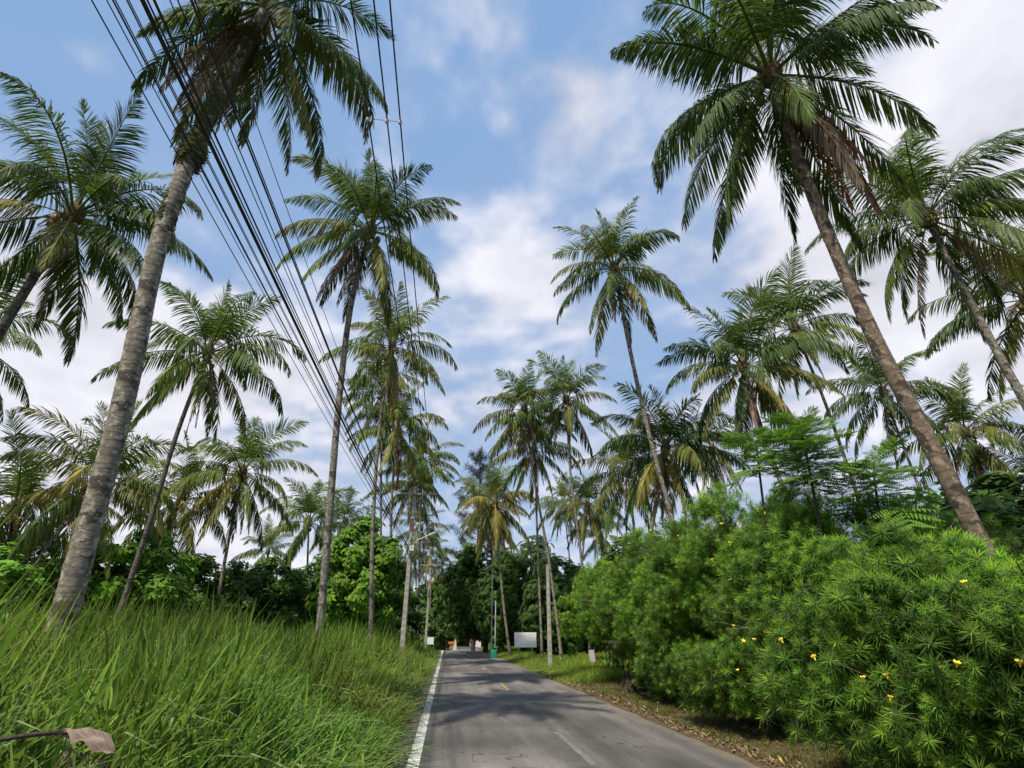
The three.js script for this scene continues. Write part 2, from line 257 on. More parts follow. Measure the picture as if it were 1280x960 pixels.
const big = palm('tall coconut palm with mossy ferny upper trunk, thick grey base in tall grass', [335, 6], 195, [[258, 150], [203, 290], [150, 520], [85, 750]], { group: GL, L: 4.3, r: .225, r1: .15, n: 33, dead: 10, deadAz: 2.9, bark: 'pale', nuts: 3, low: 1.04, yel: .1, mats: ['dark', 'dark', 'green', 'green', 'olive'] });
palm('coconut palm with spiky bushy crown behind the mossy trunk, its brown trunk leaning away', [92, 268], 170, [[40, 350], [0, 415], [-60, 520]], { group: GL, L: 4.4, r: .2, n: 28, dead: 1, bark: 'dark', nuts: 8, mats: ['dark', 'green', 'green'] });
palm('coconut palm with slim dark bare trunk just beside the mossy thick one', [260, 440], 108, [[222, 540], [188, 650], [155, 750]], { group: GL, r: .16, n: 25, dead: 3, bark: 'dark', low: 1, yel: .5 });
palm('coconut palm with pale slender trunk before the dark green thicket', [303, 590], 84, [[285, 680], [266, 785]], { group: GL, r: .15, n: 24, dead: 3, bark: 'pale', nuts: 9, low: 1, yel: .7, mats: ['green', 'fresh', 'olive', 'olive'] });
palm('coconut palm with drooping yellowed fronds crossed by the mossy thick trunk', [122, 600], 112, [[85, 690], [45, 780]], { group: GL, r: .17, n: 26, dead: 6, bark: 'brown', low: 1.02, yel: .8, mats: ['olive', 'green', 'fresh', 'olive', 'yellow'] });
palm('coconut palm with hanging brown skirt at the edge of the thicket', [18, 640], 105, [[5, 720], [-8, 790]], { group: GL, r: .17, n: 24, dead: 7, bark: 'dark', low: 1.02, yel: .8, mats: ['olive', 'green', 'olive', 'dark'] });
palm('coconut palm with half its crown beyond the thicket end, long drooping grey fronds', [-58, 420], 118, [[-90, 560], [-120, 760]], { group: GL, r: .17, n: 22, dead: 2 });
palm('short coconut palm with yellowing fronds between slim dark and pale slender trunks', [226, 625], 86, [[200, 690], [175, 790]], { group: GL, r: .16, n: 24, dead: 3, bark: 'dark', nuts: 6, low: 1, yel: .7, mats: ['green', 'fresh', 'olive', 'olive'] });
palm('small coconut palm with star shaped crown in front of the leafy thicket', [386, 652], 62, [[384, 720], [382, 808]], { group: GL, r: .14, n: 22, dead: 0, bark: 'pale', nuts: 8, yel: .4, mats: ['fresh', 'green', 'green'] });
palm('tall coconut palm with brown hanging fronds, cables crossing its crown and long grey trunk', [463, 287], 122, [[440, 375], [425, 490], [412, 640], [398, 808]], { group: GL, L: 4.4, r: .165, r1: .11, n: 28, dead: 4, deadAz: 3.6, nuts: 7, yel: .35, low: .98, mats: ['dark', 'green', 'olive', 'fresh'] });
palm('coconut palm with yellow crown directly below the cable crossed crown', [490, 432], 80, [[474, 540], [466, 660], [463, 808]], { group: GL, r: .17, n: 25, dead: 3, bark: 'pale', nuts: 6, yel: .7, mats: ['olive', 'fresh', 'green', 'olive'] });
palm('coconut palm with orange flower stalks just behind the street lamp pole', [497, 536], 66, [[489, 640], [491, 800]], { group: GL, r: .16, n: 26, dead: 3, rust: 1, bark: 'pale', nuts: 5, spadix: 4, yel: .6, mats: ['green', 'fresh', 'olive'] });
palm('coconut palm with thick olive crown behind the pole crossarm', [516, 604], 56, [[512, 700], [516, 800]], { group: GL, r: .15, n: 26, dead: 3, yel: .6, low: 1, mats: ['green', 'fresh', 'olive'] });
palm('coconut palm with dark hanging fronds between the yellow crown and the street lamp pole', [478, 492], 62, [[476, 640], [478, 800]], { group: GL, r: .14, n: 26, dead: 8, bark: 'grey', nuts: 4, low: 1.05, yel: .6, mats: ['dark', 'green', 'olive'] });
palm('coconut palm with ragged low crown just past the pole crossarm', [528, 575], 50, [[524, 700], [522, 800]], { group: GL, r: .14, n: 25, dead: 7, bark: 'pale', nuts: 0, low: 1.05, yel: .5, mats: ['dark', 'green', 'olive'] });
for (const [x, y, fp, bx] of [[540, 690, 34, 536], [527, 660, 38, 541], [553, 712, 26, 548], [519, 704, 32, 523]]) palm('slim coconut palm in the far row along the left of the lane', [x, y], fp, [[bx, 806]], { group: 'far coconut palms along the lane', r: .15, n: 18, dead: 2, nuts: 0, spadix: 0, bark: 'pale', yel: .4, mats: ['dark', 'green', 'olive'] });
palm('dark coconut palm in the thicket behind the star shaped small one', [432, 652], 52, [[430, 760]], { group: GL, n: 20, dead: 1, bark: 'dark', nuts: 0, mats: ['dark', 'dark', 'green'] });
palm('small dim coconut palm rising over the middle of the thicket', [335, 690], 40, [[336, 790]], { group: GL, n: 18, dead: 1, bark: 'dark', nuts: 0, mats: ['dark', 'green'] });
// right of the road
palm('tall coconut palm with reddish brown dead frond and curved trunk rising from flowering shrubs', [962, 92], 222, [[1010, 230], [1092, 420], [1160, 550], [1222, 672]], { group: GR, L: 4.5, r: .165, r1: .115, n: 30, dead: 8, rust: 1, deadAz: -.4, bark: 'brown', nuts: 4, low: 1.0, yel: .12, mats: ['dark', 'green', 'green', 'dark'] });
palm('coconut palm with wide spreading crown just past the tall curved one', [1158, 272], 158, [[1225, 400], [1290, 520], [1340, 620]], { group: GR, L: 4.5, r: .17, n: 26, dead: 2, nuts: 7, yel: .5, mats: ['dark', 'green', 'green', 'fresh'] });
palm('coconut palm with dark crowded crown and mostly hidden trunk beyond the wide spreading one', [1285, 372], 125, [[1310, 480], [1340, 640]], { group: GR, r: .18, n: 26, dead: 4, low: 1.02, yel: .3, mats: ['dark', 'olive', 'green'] });
palm('lone slender coconut palm standing clear against the sky, curved pale trunk', [768, 335], 92, [[786, 430], [812, 545], [845, 668]], { group: GR, r: .15, r1: .11, n: 26, dead: 4, nuts: 4, yel: .25, mats: ['dark', 'green', 'fresh', 'olive'] });
palm('coconut palm with leaning trunk behind the concrete post', [656, 512], 66, [[668, 600], [686, 700], [700, 805]], { group: GR, r: .15, n: 25, dead: 4, bark: 'pale', low: 1.02, yel: .5, mats: ['dark', 'green', 'olive'] });
palm('coconut palm with straight upright trunk between billboard and concrete post', [668, 560], 62, [[672, 680], [677, 803]], { group: GR, r: .14, n: 20, dead: 3, bark: 'pale', nuts: 0, low: 1.02, yel: .4, mats: ['dark', 'green', 'olive'] });
palm('coconut palm with arching crown on a slim trunk above the rounded shrub', [708, 500], 68, [[713, 590], [727, 700], [735, 780]], { group: GR, r: .14, n: 24, dead: 4, yel: .4, mats: ['dark', 'green', 'olive', 'fresh'] });
palm('coconut palm with thick mop of yellow green fronds above the green bin', [619, 628], 58, [[624, 700], [630, 760], [638, 818]], { group: GR, r: .16, n: 30, dead: 6, bark: 'pale', low: 1.05, yel: .9, mats: ['olive', 'fresh', 'green', 'yellow'] });
palm('thin coconut trunk twinned beside the mop crowned palm above the green bin', [614, 650], 48, [[622, 720], [630, 818]], { group: GR, r: .13, n: 16, dead: 4, bark: 'grey', low: 1.05, nuts: 0, yel: .8, mats: ['olive', 'green'] });
palm('short coconut palm with drooping crown behind the arching slim one', [735, 632], 52, [[728, 700], [726, 790]], { group: GR, r: .14, n: 24, dead: 2, low: 1.02, mats: ['dark', 'green', 'olive'] });
palm('small coconut palm with narrow pale trunk behind the straight upright trunk', [704, 628], 44, [[712, 700], [716, 790]], { group: GR, r: .13, n: 20, dead: 4, bark: 'pale', nuts: 0, low: 1.05, mats: ['dark', 'olive'] });
palm('broad coconut palm with dense low crown behind the lone slender trunk', [832, 560], 92, [[818, 640], [806, 720]], { group: GR, r: .17, n: 30, dead: 5, low: 1.04, yel: .4, mats: ['dark', 'green', 'dark', 'olive'] });
palm('coconut palm with dull crown beside the dense low crowned one', [784, 590], 72, [[795, 680], [800, 740]], { group: GR, r: .15, n: 22, dead: 3, low: 1.02, mats: ['dark', 'green', 'olive'] });
palm('coconut palm with orange brown fronds behind the feathery sapling', [930, 458], 104, [[950, 530], [985, 630]], { group: GR, r: .17, n: 27, dead: 4, rust: 1, nuts: 5, yel: .6, low: 1, mats: ['dark', 'green', 'olive', 'green'] });
palm('coconut palm with pale curving trunk over the feathery sapling', [992, 408], 92, [[1030, 500], [1060, 585]], { group: GR, r: .14, n: 24, dead: 2, bark: 'pale', yel: .4, mats: ['dark', 'green', 'fresh'] });
palm('coconut palm with orange coconuts seen past the tall curved trunk', [1104, 490], 80, [[1130, 560], [1160, 640]], { group: GR, r: .14, n: 23, dead: 2, nuts: 9, yel: .3, mats: ['dark', 'green'] });
palm('coconut palm with amber lower fronds to the far side of the tall curved trunk', [1206, 540], 86, [[1228, 620], [1250, 690]], { group: GR, r: .14, n: 25, dead: 5, rust: 1, yel: .9, low: 1.02, mats: ['dark', 'olive', 'green'] });
palm('withered coconut palm with grey dead fronds at the shrub row end', [1300, 600], 92, [[1310, 680], [1320, 760]], { group: GR, r: .15, n: 16, dead: 12, low: 1.05, mats: ['olive', 'dark'] });
palm('dim coconut palm low behind the feathery sapling', [890, 560], 60, [[900, 640]], { group: GR, n: 20, dead: 2, nuts: 0, low: 1, mats: ['dark', 'green'] });
palm('distant coconut palm low between lone slender and orange brown palms', [752, 668], 40, [[752, 760]], { group: GR, n: 18, dead: 2, nuts: 0, low: 1, mats: ['dark', 'green'] });

// ferns and moss on the mossy trunk: parts of that palm
function fernGeo(n, len, seed, wide = .03) {
  const R = rng(seed), pos = [], idx = [], col = [];
  for (let i = 0; i < n; i++) {
    const az = R() * 6.28, el = (R() * 100 - 25) * RAD, l = len * (.5 + .6 * R()), d = V(Math.cos(az) * Math.cos(el), Math.sin(el), Math.sin(az) * Math.cos(el)), sd = V(-Math.sin(az), 0, Math.cos(az)), k = pos.length / 3, c = .7 + .6 * R(); let p = V(0, 0, 0);
    for (let m = 0; m < 4; m++) { const f = m / 3, dd = d.clone().add(V(0, -f * 1.2, 0)).normalize(); if (m) p = p.clone().addScaledVector(dd, l / 3); const w = wide * [.4, 1, .8, .05][m]; pos.push(p.x + sd.x * w, p.y, p.z + sd.z * w, p.x - sd.x * w, p.y, p.z - sd.z * w); col.push(c, c, c, c, c, c); if (m) { const q = k + m * 2; idx.push(q - 2, q, q - 1, q - 1, q, q + 1); } }
  }
  return geoOf(pos, idx, col);
}
{
  const curve = new THREE.CatmullRomCurve3(big.path, false, 'centripetal'), R = rng(77), g = fernGeo(10, .17, 3, .015), n = 2200;
  const moss = new THREE.InstancedMesh(g, leafMat(.10, .105, .03, { vertexColors: true, clearcoat: 0 }), n); moss.name = 'moss'; moss.userData.kind = 'stuff';
  const m4 = new THREE.Matrix4(), q = new THREE.Quaternion();
  for (let i = 0; i < n; i++) {
    const s = i < 320 ? .66 + (R() + R() - 1) * .025 : lerp(.5, .93, Math.pow(R(), .8)), c = curve.getPointAt(clamp(s, 0, .97)), az = R() * 6.28, rr = lerp(.19, .13, s) * (i < 320 ? 1.1 : 1);
    if (i >= 320 && noise(s * 40, az * 1.5) < lerp(.62, .3, sstep(.5, .7, s))) { m4.makeScale(0, 0, 0).setPosition(c); m4.compose(c, q, V(.01, .01, .01)); }
    else { q.setFromUnitVectors(V(0, 1, 0), V(Math.cos(az), .2, Math.sin(az)).normalize()); const k = (i < 320 ? 1.9 : 1.15) * (.6 + .7 * R()); m4.compose(c.clone().add(V(Math.cos(az) * rr, 0, Math.sin(az) * rr)), q, V(k, k, k)); }
    moss.setMatrixAt(i, m4);
  }
  moss.castShadow = moss.receiveShadow = true; big.t.add(moss);
}

// ------------------------------------------------------------------ leafy trees
const limbMat = new THREE.MeshStandardMaterial({ map: barkTex, bumpMap: barkTex, bumpScale: .01, roughness: 1, color: rgb(.38, .33, .27) });
function limb(a, b, r0, r1, bend, R, sides = 7) {
  const m = a.clone().lerp(b, .5).add(V((R() - .5) * bend, (R() - .2) * bend * .6, (R() - .5) * bend)), c = new THREE.QuadraticBezierCurve3(a, m, b), n = 8, pos = [], uv = [], idx = [], fr = V(.3, .1, .95);
  for (let i = 0; i <= n; i++) { const s = i / n, p = c.getPoint(s), t = c.getTangent(s), u = fr.clone().addScaledVector(t, -fr.dot(t)).normalize(), w = t.clone().cross(u), rr = lerp(r0, r1, s); for (let k = 0; k <= sides; k++) { const an = k / sides * 6.2832; pos.push(p.x + (u.x * Math.cos(an) + w.x * Math.sin(an)) * rr, p.y + (u.y * Math.cos(an) + w.y * Math.sin(an)) * rr, p.z + (u.z * Math.cos(an) + w.z * Math.sin(an)) * rr); uv.push(k / sides * 2, s * 3); } if (i) for (let k = 0; k < sides; k++) { const q = (i - 1) * (sides + 1) + k, e = q + sides + 1; idx.push(q, q + 1, e, e, q + 1, e + 1); } }
  return geoOf(pos, idx, null, uv);
}
function sprigGeo(n, len, wid, seed, spread = 1, droop = .4) {      // broad leaves round a short twig
  const R = rng(seed), pos = [], idx = [], col = [];
  for (let i = 0; i < n; i++) {
    const az = i * 2.4 + R(), el = (15 + R() * 60 * spread - droop * 55) * RAD, l = len * (.7 + .5 * R()), d = V(Math.cos(az) * Math.cos(el), Math.sin(el), Math.sin(az) * Math.cos(el)), o = V(d.x * len * .3, (R() - .5) * len * 1.3, d.z * len * .3), sd = V(-Math.sin(az), (R() - .5) * .8, Math.cos(az)).normalize(), k = pos.length / 3, c = .75 + .5 * R();
    const w = wid * (.8 + .4 * R()); const P = [[0, 0], [.35, .5], [.35, -.5], [.72, .38], [.72, -.38], [1, 0]];
    for (const [s, a] of P) { pos.push(o.x + d.x * l * s + sd.x * w * a, o.y + d.y * l * s + sd.y * w * a - droop * l * .5 * s * s, o.z + d.z * l * s + sd.z * w * a); col.push(c, c, c); }
    idx.push(k, k + 2, k + 1, k + 1, k + 2, k + 3, k + 2, k + 4, k + 3, k + 3, k + 4, k + 5);
  }
  return geoOf(pos, idx, col);
}
function narrowRosette(n, len, wid, seed) {
  const R = rng(seed), pos = [], idx = [], col = [];
  for (let i = 0; i < n; i++) {
    const az = i * 2.4 + R() * .6, el = lerp(72, -22, (i + .5) / n) * RAD + (R() - .5) * .25, l = len * (.75 + .45 * R()), d = V(Math.cos(az) * Math.cos(el), Math.sin(el), Math.sin(az) * Math.cos(el)), y0 = (1 - i / n) * len * .35, sd = V(-Math.sin(az), 0, Math.cos(az)), k = pos.length / 3, c = (i < n * .3 ? 1.6 : .85) * (.8 + .4 * R()), cr = c * (i < n * .3 ? 1.3 : 1);
    for (const [s, a] of [[0, .25], [0, -.25], [.45, .5], [.45, -.5], [1, 0]]) { pos.push(d.x * l * s + sd.x * wid * a, y0 + d.y * l * s - .25 * l * s * s, d.z * l * s + sd.z * wid * a); col.push(cr, c, c * .9); }
    idx.push(k, k + 1, k + 2, k + 2, k + 1, k + 3, k + 2, k + 3, k + 4);
  }
  return geoOf(pos, idx, col);
}
function pinnateGeo(len, pairs, leaf, wid, droop, seed) {
  const R = rng(seed), pos = [], idx = [], col = []; let p = V(0, 0, 0), prev = null; const n = pairs;
  for (let i = 0; i <= n; i++) {
    const s = i / n, a = (20 - droop * 100 * s) * RAD, t = V(Math.cos(a), Math.sin(a), 0); if (i) p = p.clone().addScaledVector(t, len / n);
    for (const sg of [-1, 1]) { const l = leaf * Math.sin(Math.PI * (.18 + .74 * s)) * (.85 + .3 * R()), d = V(Math.cos(a) * .45, Math.sin(a) * .45 - .35, sg * .85).normalize(), wv = t, k = pos.length / 3, c = .8 + .4 * R(); for (const [q, w] of [[0, .3], [0, -.3], [.5, .5], [.5, -.5], [1, 0]]) { pos.push(p.x + d.x * l * q + wv.x * wid * w, p.y + d.y * l * q + wv.y * wid * w - .1 * l * q * q, p.z + d.z * l * q + wv.z * wid * w); col.push(c, c, c); } idx.push(k, k + 1, k + 2, k + 2, k + 1, k + 3, k + 2, k + 3, k + 4); }
  }
  return geoOf(pos, idx, col);
}
// crown = InstancedMesh of sprigs in clumps; each ellipsoid is [x, y, z, rx, ry, rz] in the tree's own axes
function crownOf(t, name, geo, mat, ell, clumps, per, o = {}) {
  const R = rng(o.seed || 5), list = [], q = new THREE.Quaternion(), q2 = new THREE.Quaternion(), m4 = new THREE.Matrix4(), up = V(0, 1, 0);
  const tot = ell.reduce((a, e) => a + e[3] * e[4] + e[4] * e[5], 0), centres = [];
  for (const e of ell) for (let i = 0, N = Math.round(clumps * (e[3] * e[4] + e[4] * e[5]) / tot); i < N; i++) {
    let d = V(R() * 2 - 1, R() * 2 - 1, R() * 2 - 1); while (d.length() > 1 || d.length() < .05) d.set(R() * 2 - 1, R() * 2 - 1, R() * 2 - 1);
    const rr = lerp(Math.cbrt(d.length()), 1, .35) * (o.fill && R() < o.fill ? R() : 1); d.normalize(); const nz = .78 + .5 * (noise(d.x * 2.3 + e[0], d.y * 2.3 + e[1], d.z * 2.3 + (o.seed || 0)) - .3);
    const c = V(e[0] + d.x * e[3] * rr * nz, e[1] + d.y * e[4] * rr * nz, e[2] + d.z * e[5] * rr * nz); if (o.minY != null && c.y < o.minY) continue;
    if (o.gaps && noise((c.x + t.position.x) * 1.25, c.y * 1.35, (c.z + t.position.z) * 1.25) < o.gaps) continue;
    const cr = (o.clump || .5) * (.6 + .8 * R()); centres.push(c);
    for (let j = 0; j < per; j++) {
      const a = V(R() * 2 - 1, R() * 2 - 1, R() * 2 - 1).normalize(), pr = cr * Math.cbrt(R() * .9 + .1), p = c.clone().add(V(a.x * pr, a.y * pr * (o.flat || .75), a.z * pr));
      if (p.y + t.position.y < .12) continue;
      const out = a.clone().multiplyScalar(.6).add(d.clone().multiplyScalar(.5)).add(V(0, o.lift ?? .6, 0)).normalize();
      q.setFromUnitVectors(up, out); q2.setFromAxisAngle(up, R() * 6.28); q.multiply(q2); const k = (o.size || 1) * (o.mix ? .45 + .75 * R() : .7 + .6 * R());
      m4.compose(p, q, V(k, k, k)); const tone = (o.tone || .35), v = 1 + (noise(c.x * 1.2, c.y * 1.2, c.z * 1.2 + 9) - .5) * tone * 2 + (R() - .5) * tone; list.push([m4.clone(), rgb(v * (1 + (R() - .5) * .25), v, v * .95)]);
    }
  }
  const im = new THREE.InstancedMesh(geo, mat, list.length); list.forEach(([m, c], i) => { im.setMatrixAt(i, m); im.setColorAt(i, c); });
  im.name = name; im.castShadow = im.receiveShadow = true; im.userData.kind = 'stuff'; t.add(im); return centres;
}
const LEAF = { bright: leafMat(.150, .300, .025, { vertexColors: true }), mid: leafMat(.085, .170, .022, { vertexColors: true }), midShaded: leafMat(.066, .132, .020, { vertexColors: true }), oleander: leafMat(.100, .225, .020, { vertexColors: true, clearcoat: .08, transmission: .45 }), feather: leafMat(.125, .255, .025, { vertexColors: true, clearcoat: .1, transmission: .42 }), rain: leafMat(.062, .130, .020, { vertexColors: true }), needle: leafMat(.045, .062, .035, { vertexColors: true, clearcoat: 0 }) };  // the darker copy of mid has shade put into its leaf colour
const sprigA = sprigGeo(9, .30, .17, 11, 1, .5), sprigB = sprigGeo(8, .36, .2, 12, .9, .7), sprigBig = sprigGeo(10, .62, .36, 13, 1, .5);
function leafyTree(name, label, category, px, py, range, rx, ry, o) {       // crown centre pixel at a horizontal distance
  const C = atRange(px, py, range), base = V(C.x, 0, C.z), t = thing(name, label, category, base, o.group), R = rng(o.seed);
  const gs = [limb(V(0, -.1, 0), V((R() - .5) * .6, C.y * .62, (R() - .5) * .6), o.trunk || .22, (o.trunk || .22) * .55, .4, R, 9)], fork = V((R() - .5) * .4, C.y * .5, (R() - .5) * .4);
  for (let i = 0; i < 7; i++) { const a = i * .9 + R(), q = V(Math.cos(a) * rx * .65, C.y + (R() - .4) * ry * .9, Math.sin(a) * rx * .65); gs.push(limb(fork, q, (o.trunk || .22) * .5, .03, 1, R, 6)); }
  part('trunk', mergeGeometries(gs), limbMat, t);
  const ell = o.ell ? o.ell.map(([a, b, c, d, e, f]) => [a * rx, C.y + b * ry, c * rx, d * rx, e * ry, f * rx]) : [[0, C.y, 0, rx, ry, rx], [rx * .5, C.y - ry * .3, rx * .2, rx * .6, ry * .6, rx * .6], [-rx * .5, C.y - ry * .25, 0, rx * .6, ry * .65, rx * .6]];
  crownOf(t, 'crown', o.geo || sprigA, o.mat || LEAF.mid, ell, o.clumps || 130, o.per || 30, { seed: o.seed, clump: o.clump || .6, size: o.size || 1, fill: .3, lift: o.lift, flat: o.flat, tone: o.tone });
  return t;
}
const GT = 'leafy trees of the thicket left of the road';
leafyTree('broadleaf_tree', 'bright green broadleaf tree behind the two grey trunks beside the lane', 'tree', 450, 722, 42, 3.6, 4.4, { seed: 21, mat: LEAF.bright, geo: sprigB, clumps: 170, per: 26, group: GT });
leafyTree('broadleaf_tree', 'dense dark green broadleaf tree in the middle of the thicket', 'tree', 330, 760, 46, 4.8, 3.2, { seed: 22, mat: LEAF.mid, clumps: 210, per: 30, group: GT });
leafyTree('broadleaf_tree', 'dark broadleaf tree next to the bright green tree, behind the star shaped small palm', 'tree', 388, 762, 48, 4.2, 3.6, { seed: 23, mat: LEAF.mid, clumps: 150, per: 30, group: GT });
leafyTree('broadleaf_tree', 'mid green bushy tree just past the slim dark palm trunk', 'tree', 245, 760, 44, 4.8, 3.2, { seed: 24, mat: LEAF.midShaded, clumps: 210, per: 30, group: GT });
leafyTree('broadleaf_tree', 'light green leafy tree between the mossy thick trunk and the slim dark one', 'tree', 152, 732, 36, 3.6, 3.0, { seed: 25, mat: LEAF.bright, clumps: 130, per: 28, group: GT });
leafyTree('broadleaf_tree', 'leafy green tree behind the thick mossy trunk base', 'tree', 62, 762, 38, 4.0, 2.8, { seed: 26, mat: LEAF.mid, clumps: 130, per: 28, group: GT });
leafyTree('broadleaf_tree', 'light green shrubby tree below the brown skirted palm', 'tree', 2, 755, 34, 3.2, 2.4, { seed: 27, mat: LEAF.bright, clumps: 110, per: 28, group: GT });
leafyTree('broadleaf_tree', 'low dark scrub tree under the street lamp pole', 'tree', 485, 775, 52, 2.6, 3.2, { seed: 28, mat: LEAF.midShaded, clumps: 90, per: 26, group: GT });
leafyTree('broadleaf_tree', 'low dark scrub tree behind the small white sign', 'tree', 532, 788, 80, 2.4, 3.2, { seed: 29, mat: LEAF.midShaded, geo: sprigBig, clumps: 60, per: 20, group: GT });
const pin = pinnateGeo(.9, 11, .30, .085, .75, 3);
const GRr = 'dark drooping trees right of the road';
leafyTree('rain_tree', 'large dark tree with drooping feathered leaves where the lane bends', 'tree', 608, 738, 68, 3.4, 6.0, { ell: [[-.35, 0, 0, 1.1, 1, 1.1], [-.9, -.1, .2, .8, .7, .8], [.4, -.2, 0, .8, .75, .8]], seed: 31, mat: LEAF.rain, geo: pin, clumps: 330, per: 17, flat: 1, tone: .5, size: .95, trunk: .35, clump: .8, lift: .15, group: GRr });
leafyTree('rain_tree', 'large dark tree with drooping feathered leaves behind the billboard', 'tree', 655, 742, 62, 4.9, 6.0, { seed: 32, mat: LEAF.rain, geo: pin, clumps: 350, per: 17, flat: 1, tone: .5, size: .95, trunk: .35, clump: .8, lift: .15, group: GRr });
leafyTree('rain_tree', 'dark tree between the billboard tree and the rounded shrub', 'tree', 705, 755, 50, 3.4, 4.2, { seed: 33, mat: LEAF.rain, geo: pin, clumps: 230, per: 17, flat: 1, tone: .5, size: .9, trunk: .3, clump: .7, lift: .15, group: GRr });
leafyTree('rain_tree', 'shadowed tree closing the far end of the lane', 'tree', 583, 778, 112, 7.5, 7, { seed: 34, mat: LEAF.mid, geo: sprigBig, clumps: 150, per: 22, trunk: .2, clump: 1.3, group: GRr });
leafyTree('rain_tree', 'distant shadowed tree behind the small white sign and lane bend', 'tree', 546, 790, 130, 5, 6, { seed: 35, mat: LEAF.mid, geo: sprigBig, clumps: 100, per: 22, trunk: .35, clump: 1.2, group: GRr });
leafyTree('broadleaf_tree', 'dusky scrub tree behind the shrub row beneath the withered palm', 'tree', 1262, 690, 20, 3.2, 2.2, { seed: 36, mat: LEAF.midShaded, clumps: 130, per: 26, group: GRr });
leafyTree('broadleaf_tree', 'dusky scrub tree behind the shrub row beneath the lone slender palm', 'tree', 800, 735, 40, 4.2, 3.4, { seed: 37, mat: LEAF.midShaded, clumps: 130, per: 26, group: GRr });
{ // casuarina: thin whorled limbs with hanging needle sprays
  const C = atRange(596, 640, 74), t = thing('casuarina_tree', 'tall wispy casuarina with open needle sprays behind the mop crowned palm', 'tree', V(C.x, 0, C.z)), R = rng(41), gs = [limb(V(0, -.1, 0), V(.3, 26, 0), .28, .03, .6, R, 8)], list = [], m4 = new THREE.Matrix4(), q = new THREE.Quaternion();
  const spray = (() => { const pos = [], idx = [], col = []; const r = rng(8); for (let i = 0; i < 26; i++) { const az = r() * 6.28, el = (r() * 90 - 60) * RAD, l = .35 + r() * .4, o = V((r() - .5) * .3, (r() - .5) * .3, (r() - .5) * .3), d = V(Math.cos(az) * Math.cos(el), Math.sin(el), Math.sin(az) * Math.cos(el)), k = pos.length / 3; pos.push(o.x, o.y, o.z, o.x + d.x * l + .012, o.y + d.y * l, o.z + d.z * l, o.x + d.x * l * .5 - d.z * .03, o.y + d.y * l * .5 + .015, o.z + d.z * l * .5 + d.x * .03); col.push(...Array(9).fill(.8 + .4 * r())); idx.push(k, k + 1, k + 2); } return geoOf(pos, idx, col); })();
  for (let i = 0; i < 46; i++) { const y = 9 + 17 * (i / 46), a = i * 2.4, l = lerp(5.2, 1, i / 46) * (.6 + .5 * R()), e = V(Math.cos(a) * l, y + l * (.45 + .3 * R()), Math.sin(a) * l); gs.push(limb(V(.01 * y, y, 0), e, .06, .012, .5, R, 4)); for (let j = 0; j < 16; j++) { const s = .35 + .68 * R(); q.setFromAxisAngle(V(R() - .5, R(), R() - .5).normalize(), R() * 6); m4.compose(V(.01 * y, y, 0).lerp(e, s).add(V((R() - .5) * .7, (R() - .5) * .7, (R() - .5) * .7)), q, V(1, 1, 1).multiplyScalar(.7 + .6 * R())); list.push(m4.clone()); } }
  part('trunk', mergeGeometries(gs), limbMat, t); const im = new THREE.InstancedMesh(spray, LEAF.needle, list.length); list.forEach((m, i) => im.setMatrixAt(i, m)); im.name = 'crown'; im.userData.kind = 'stuff'; t.add(im); shade(t);
}

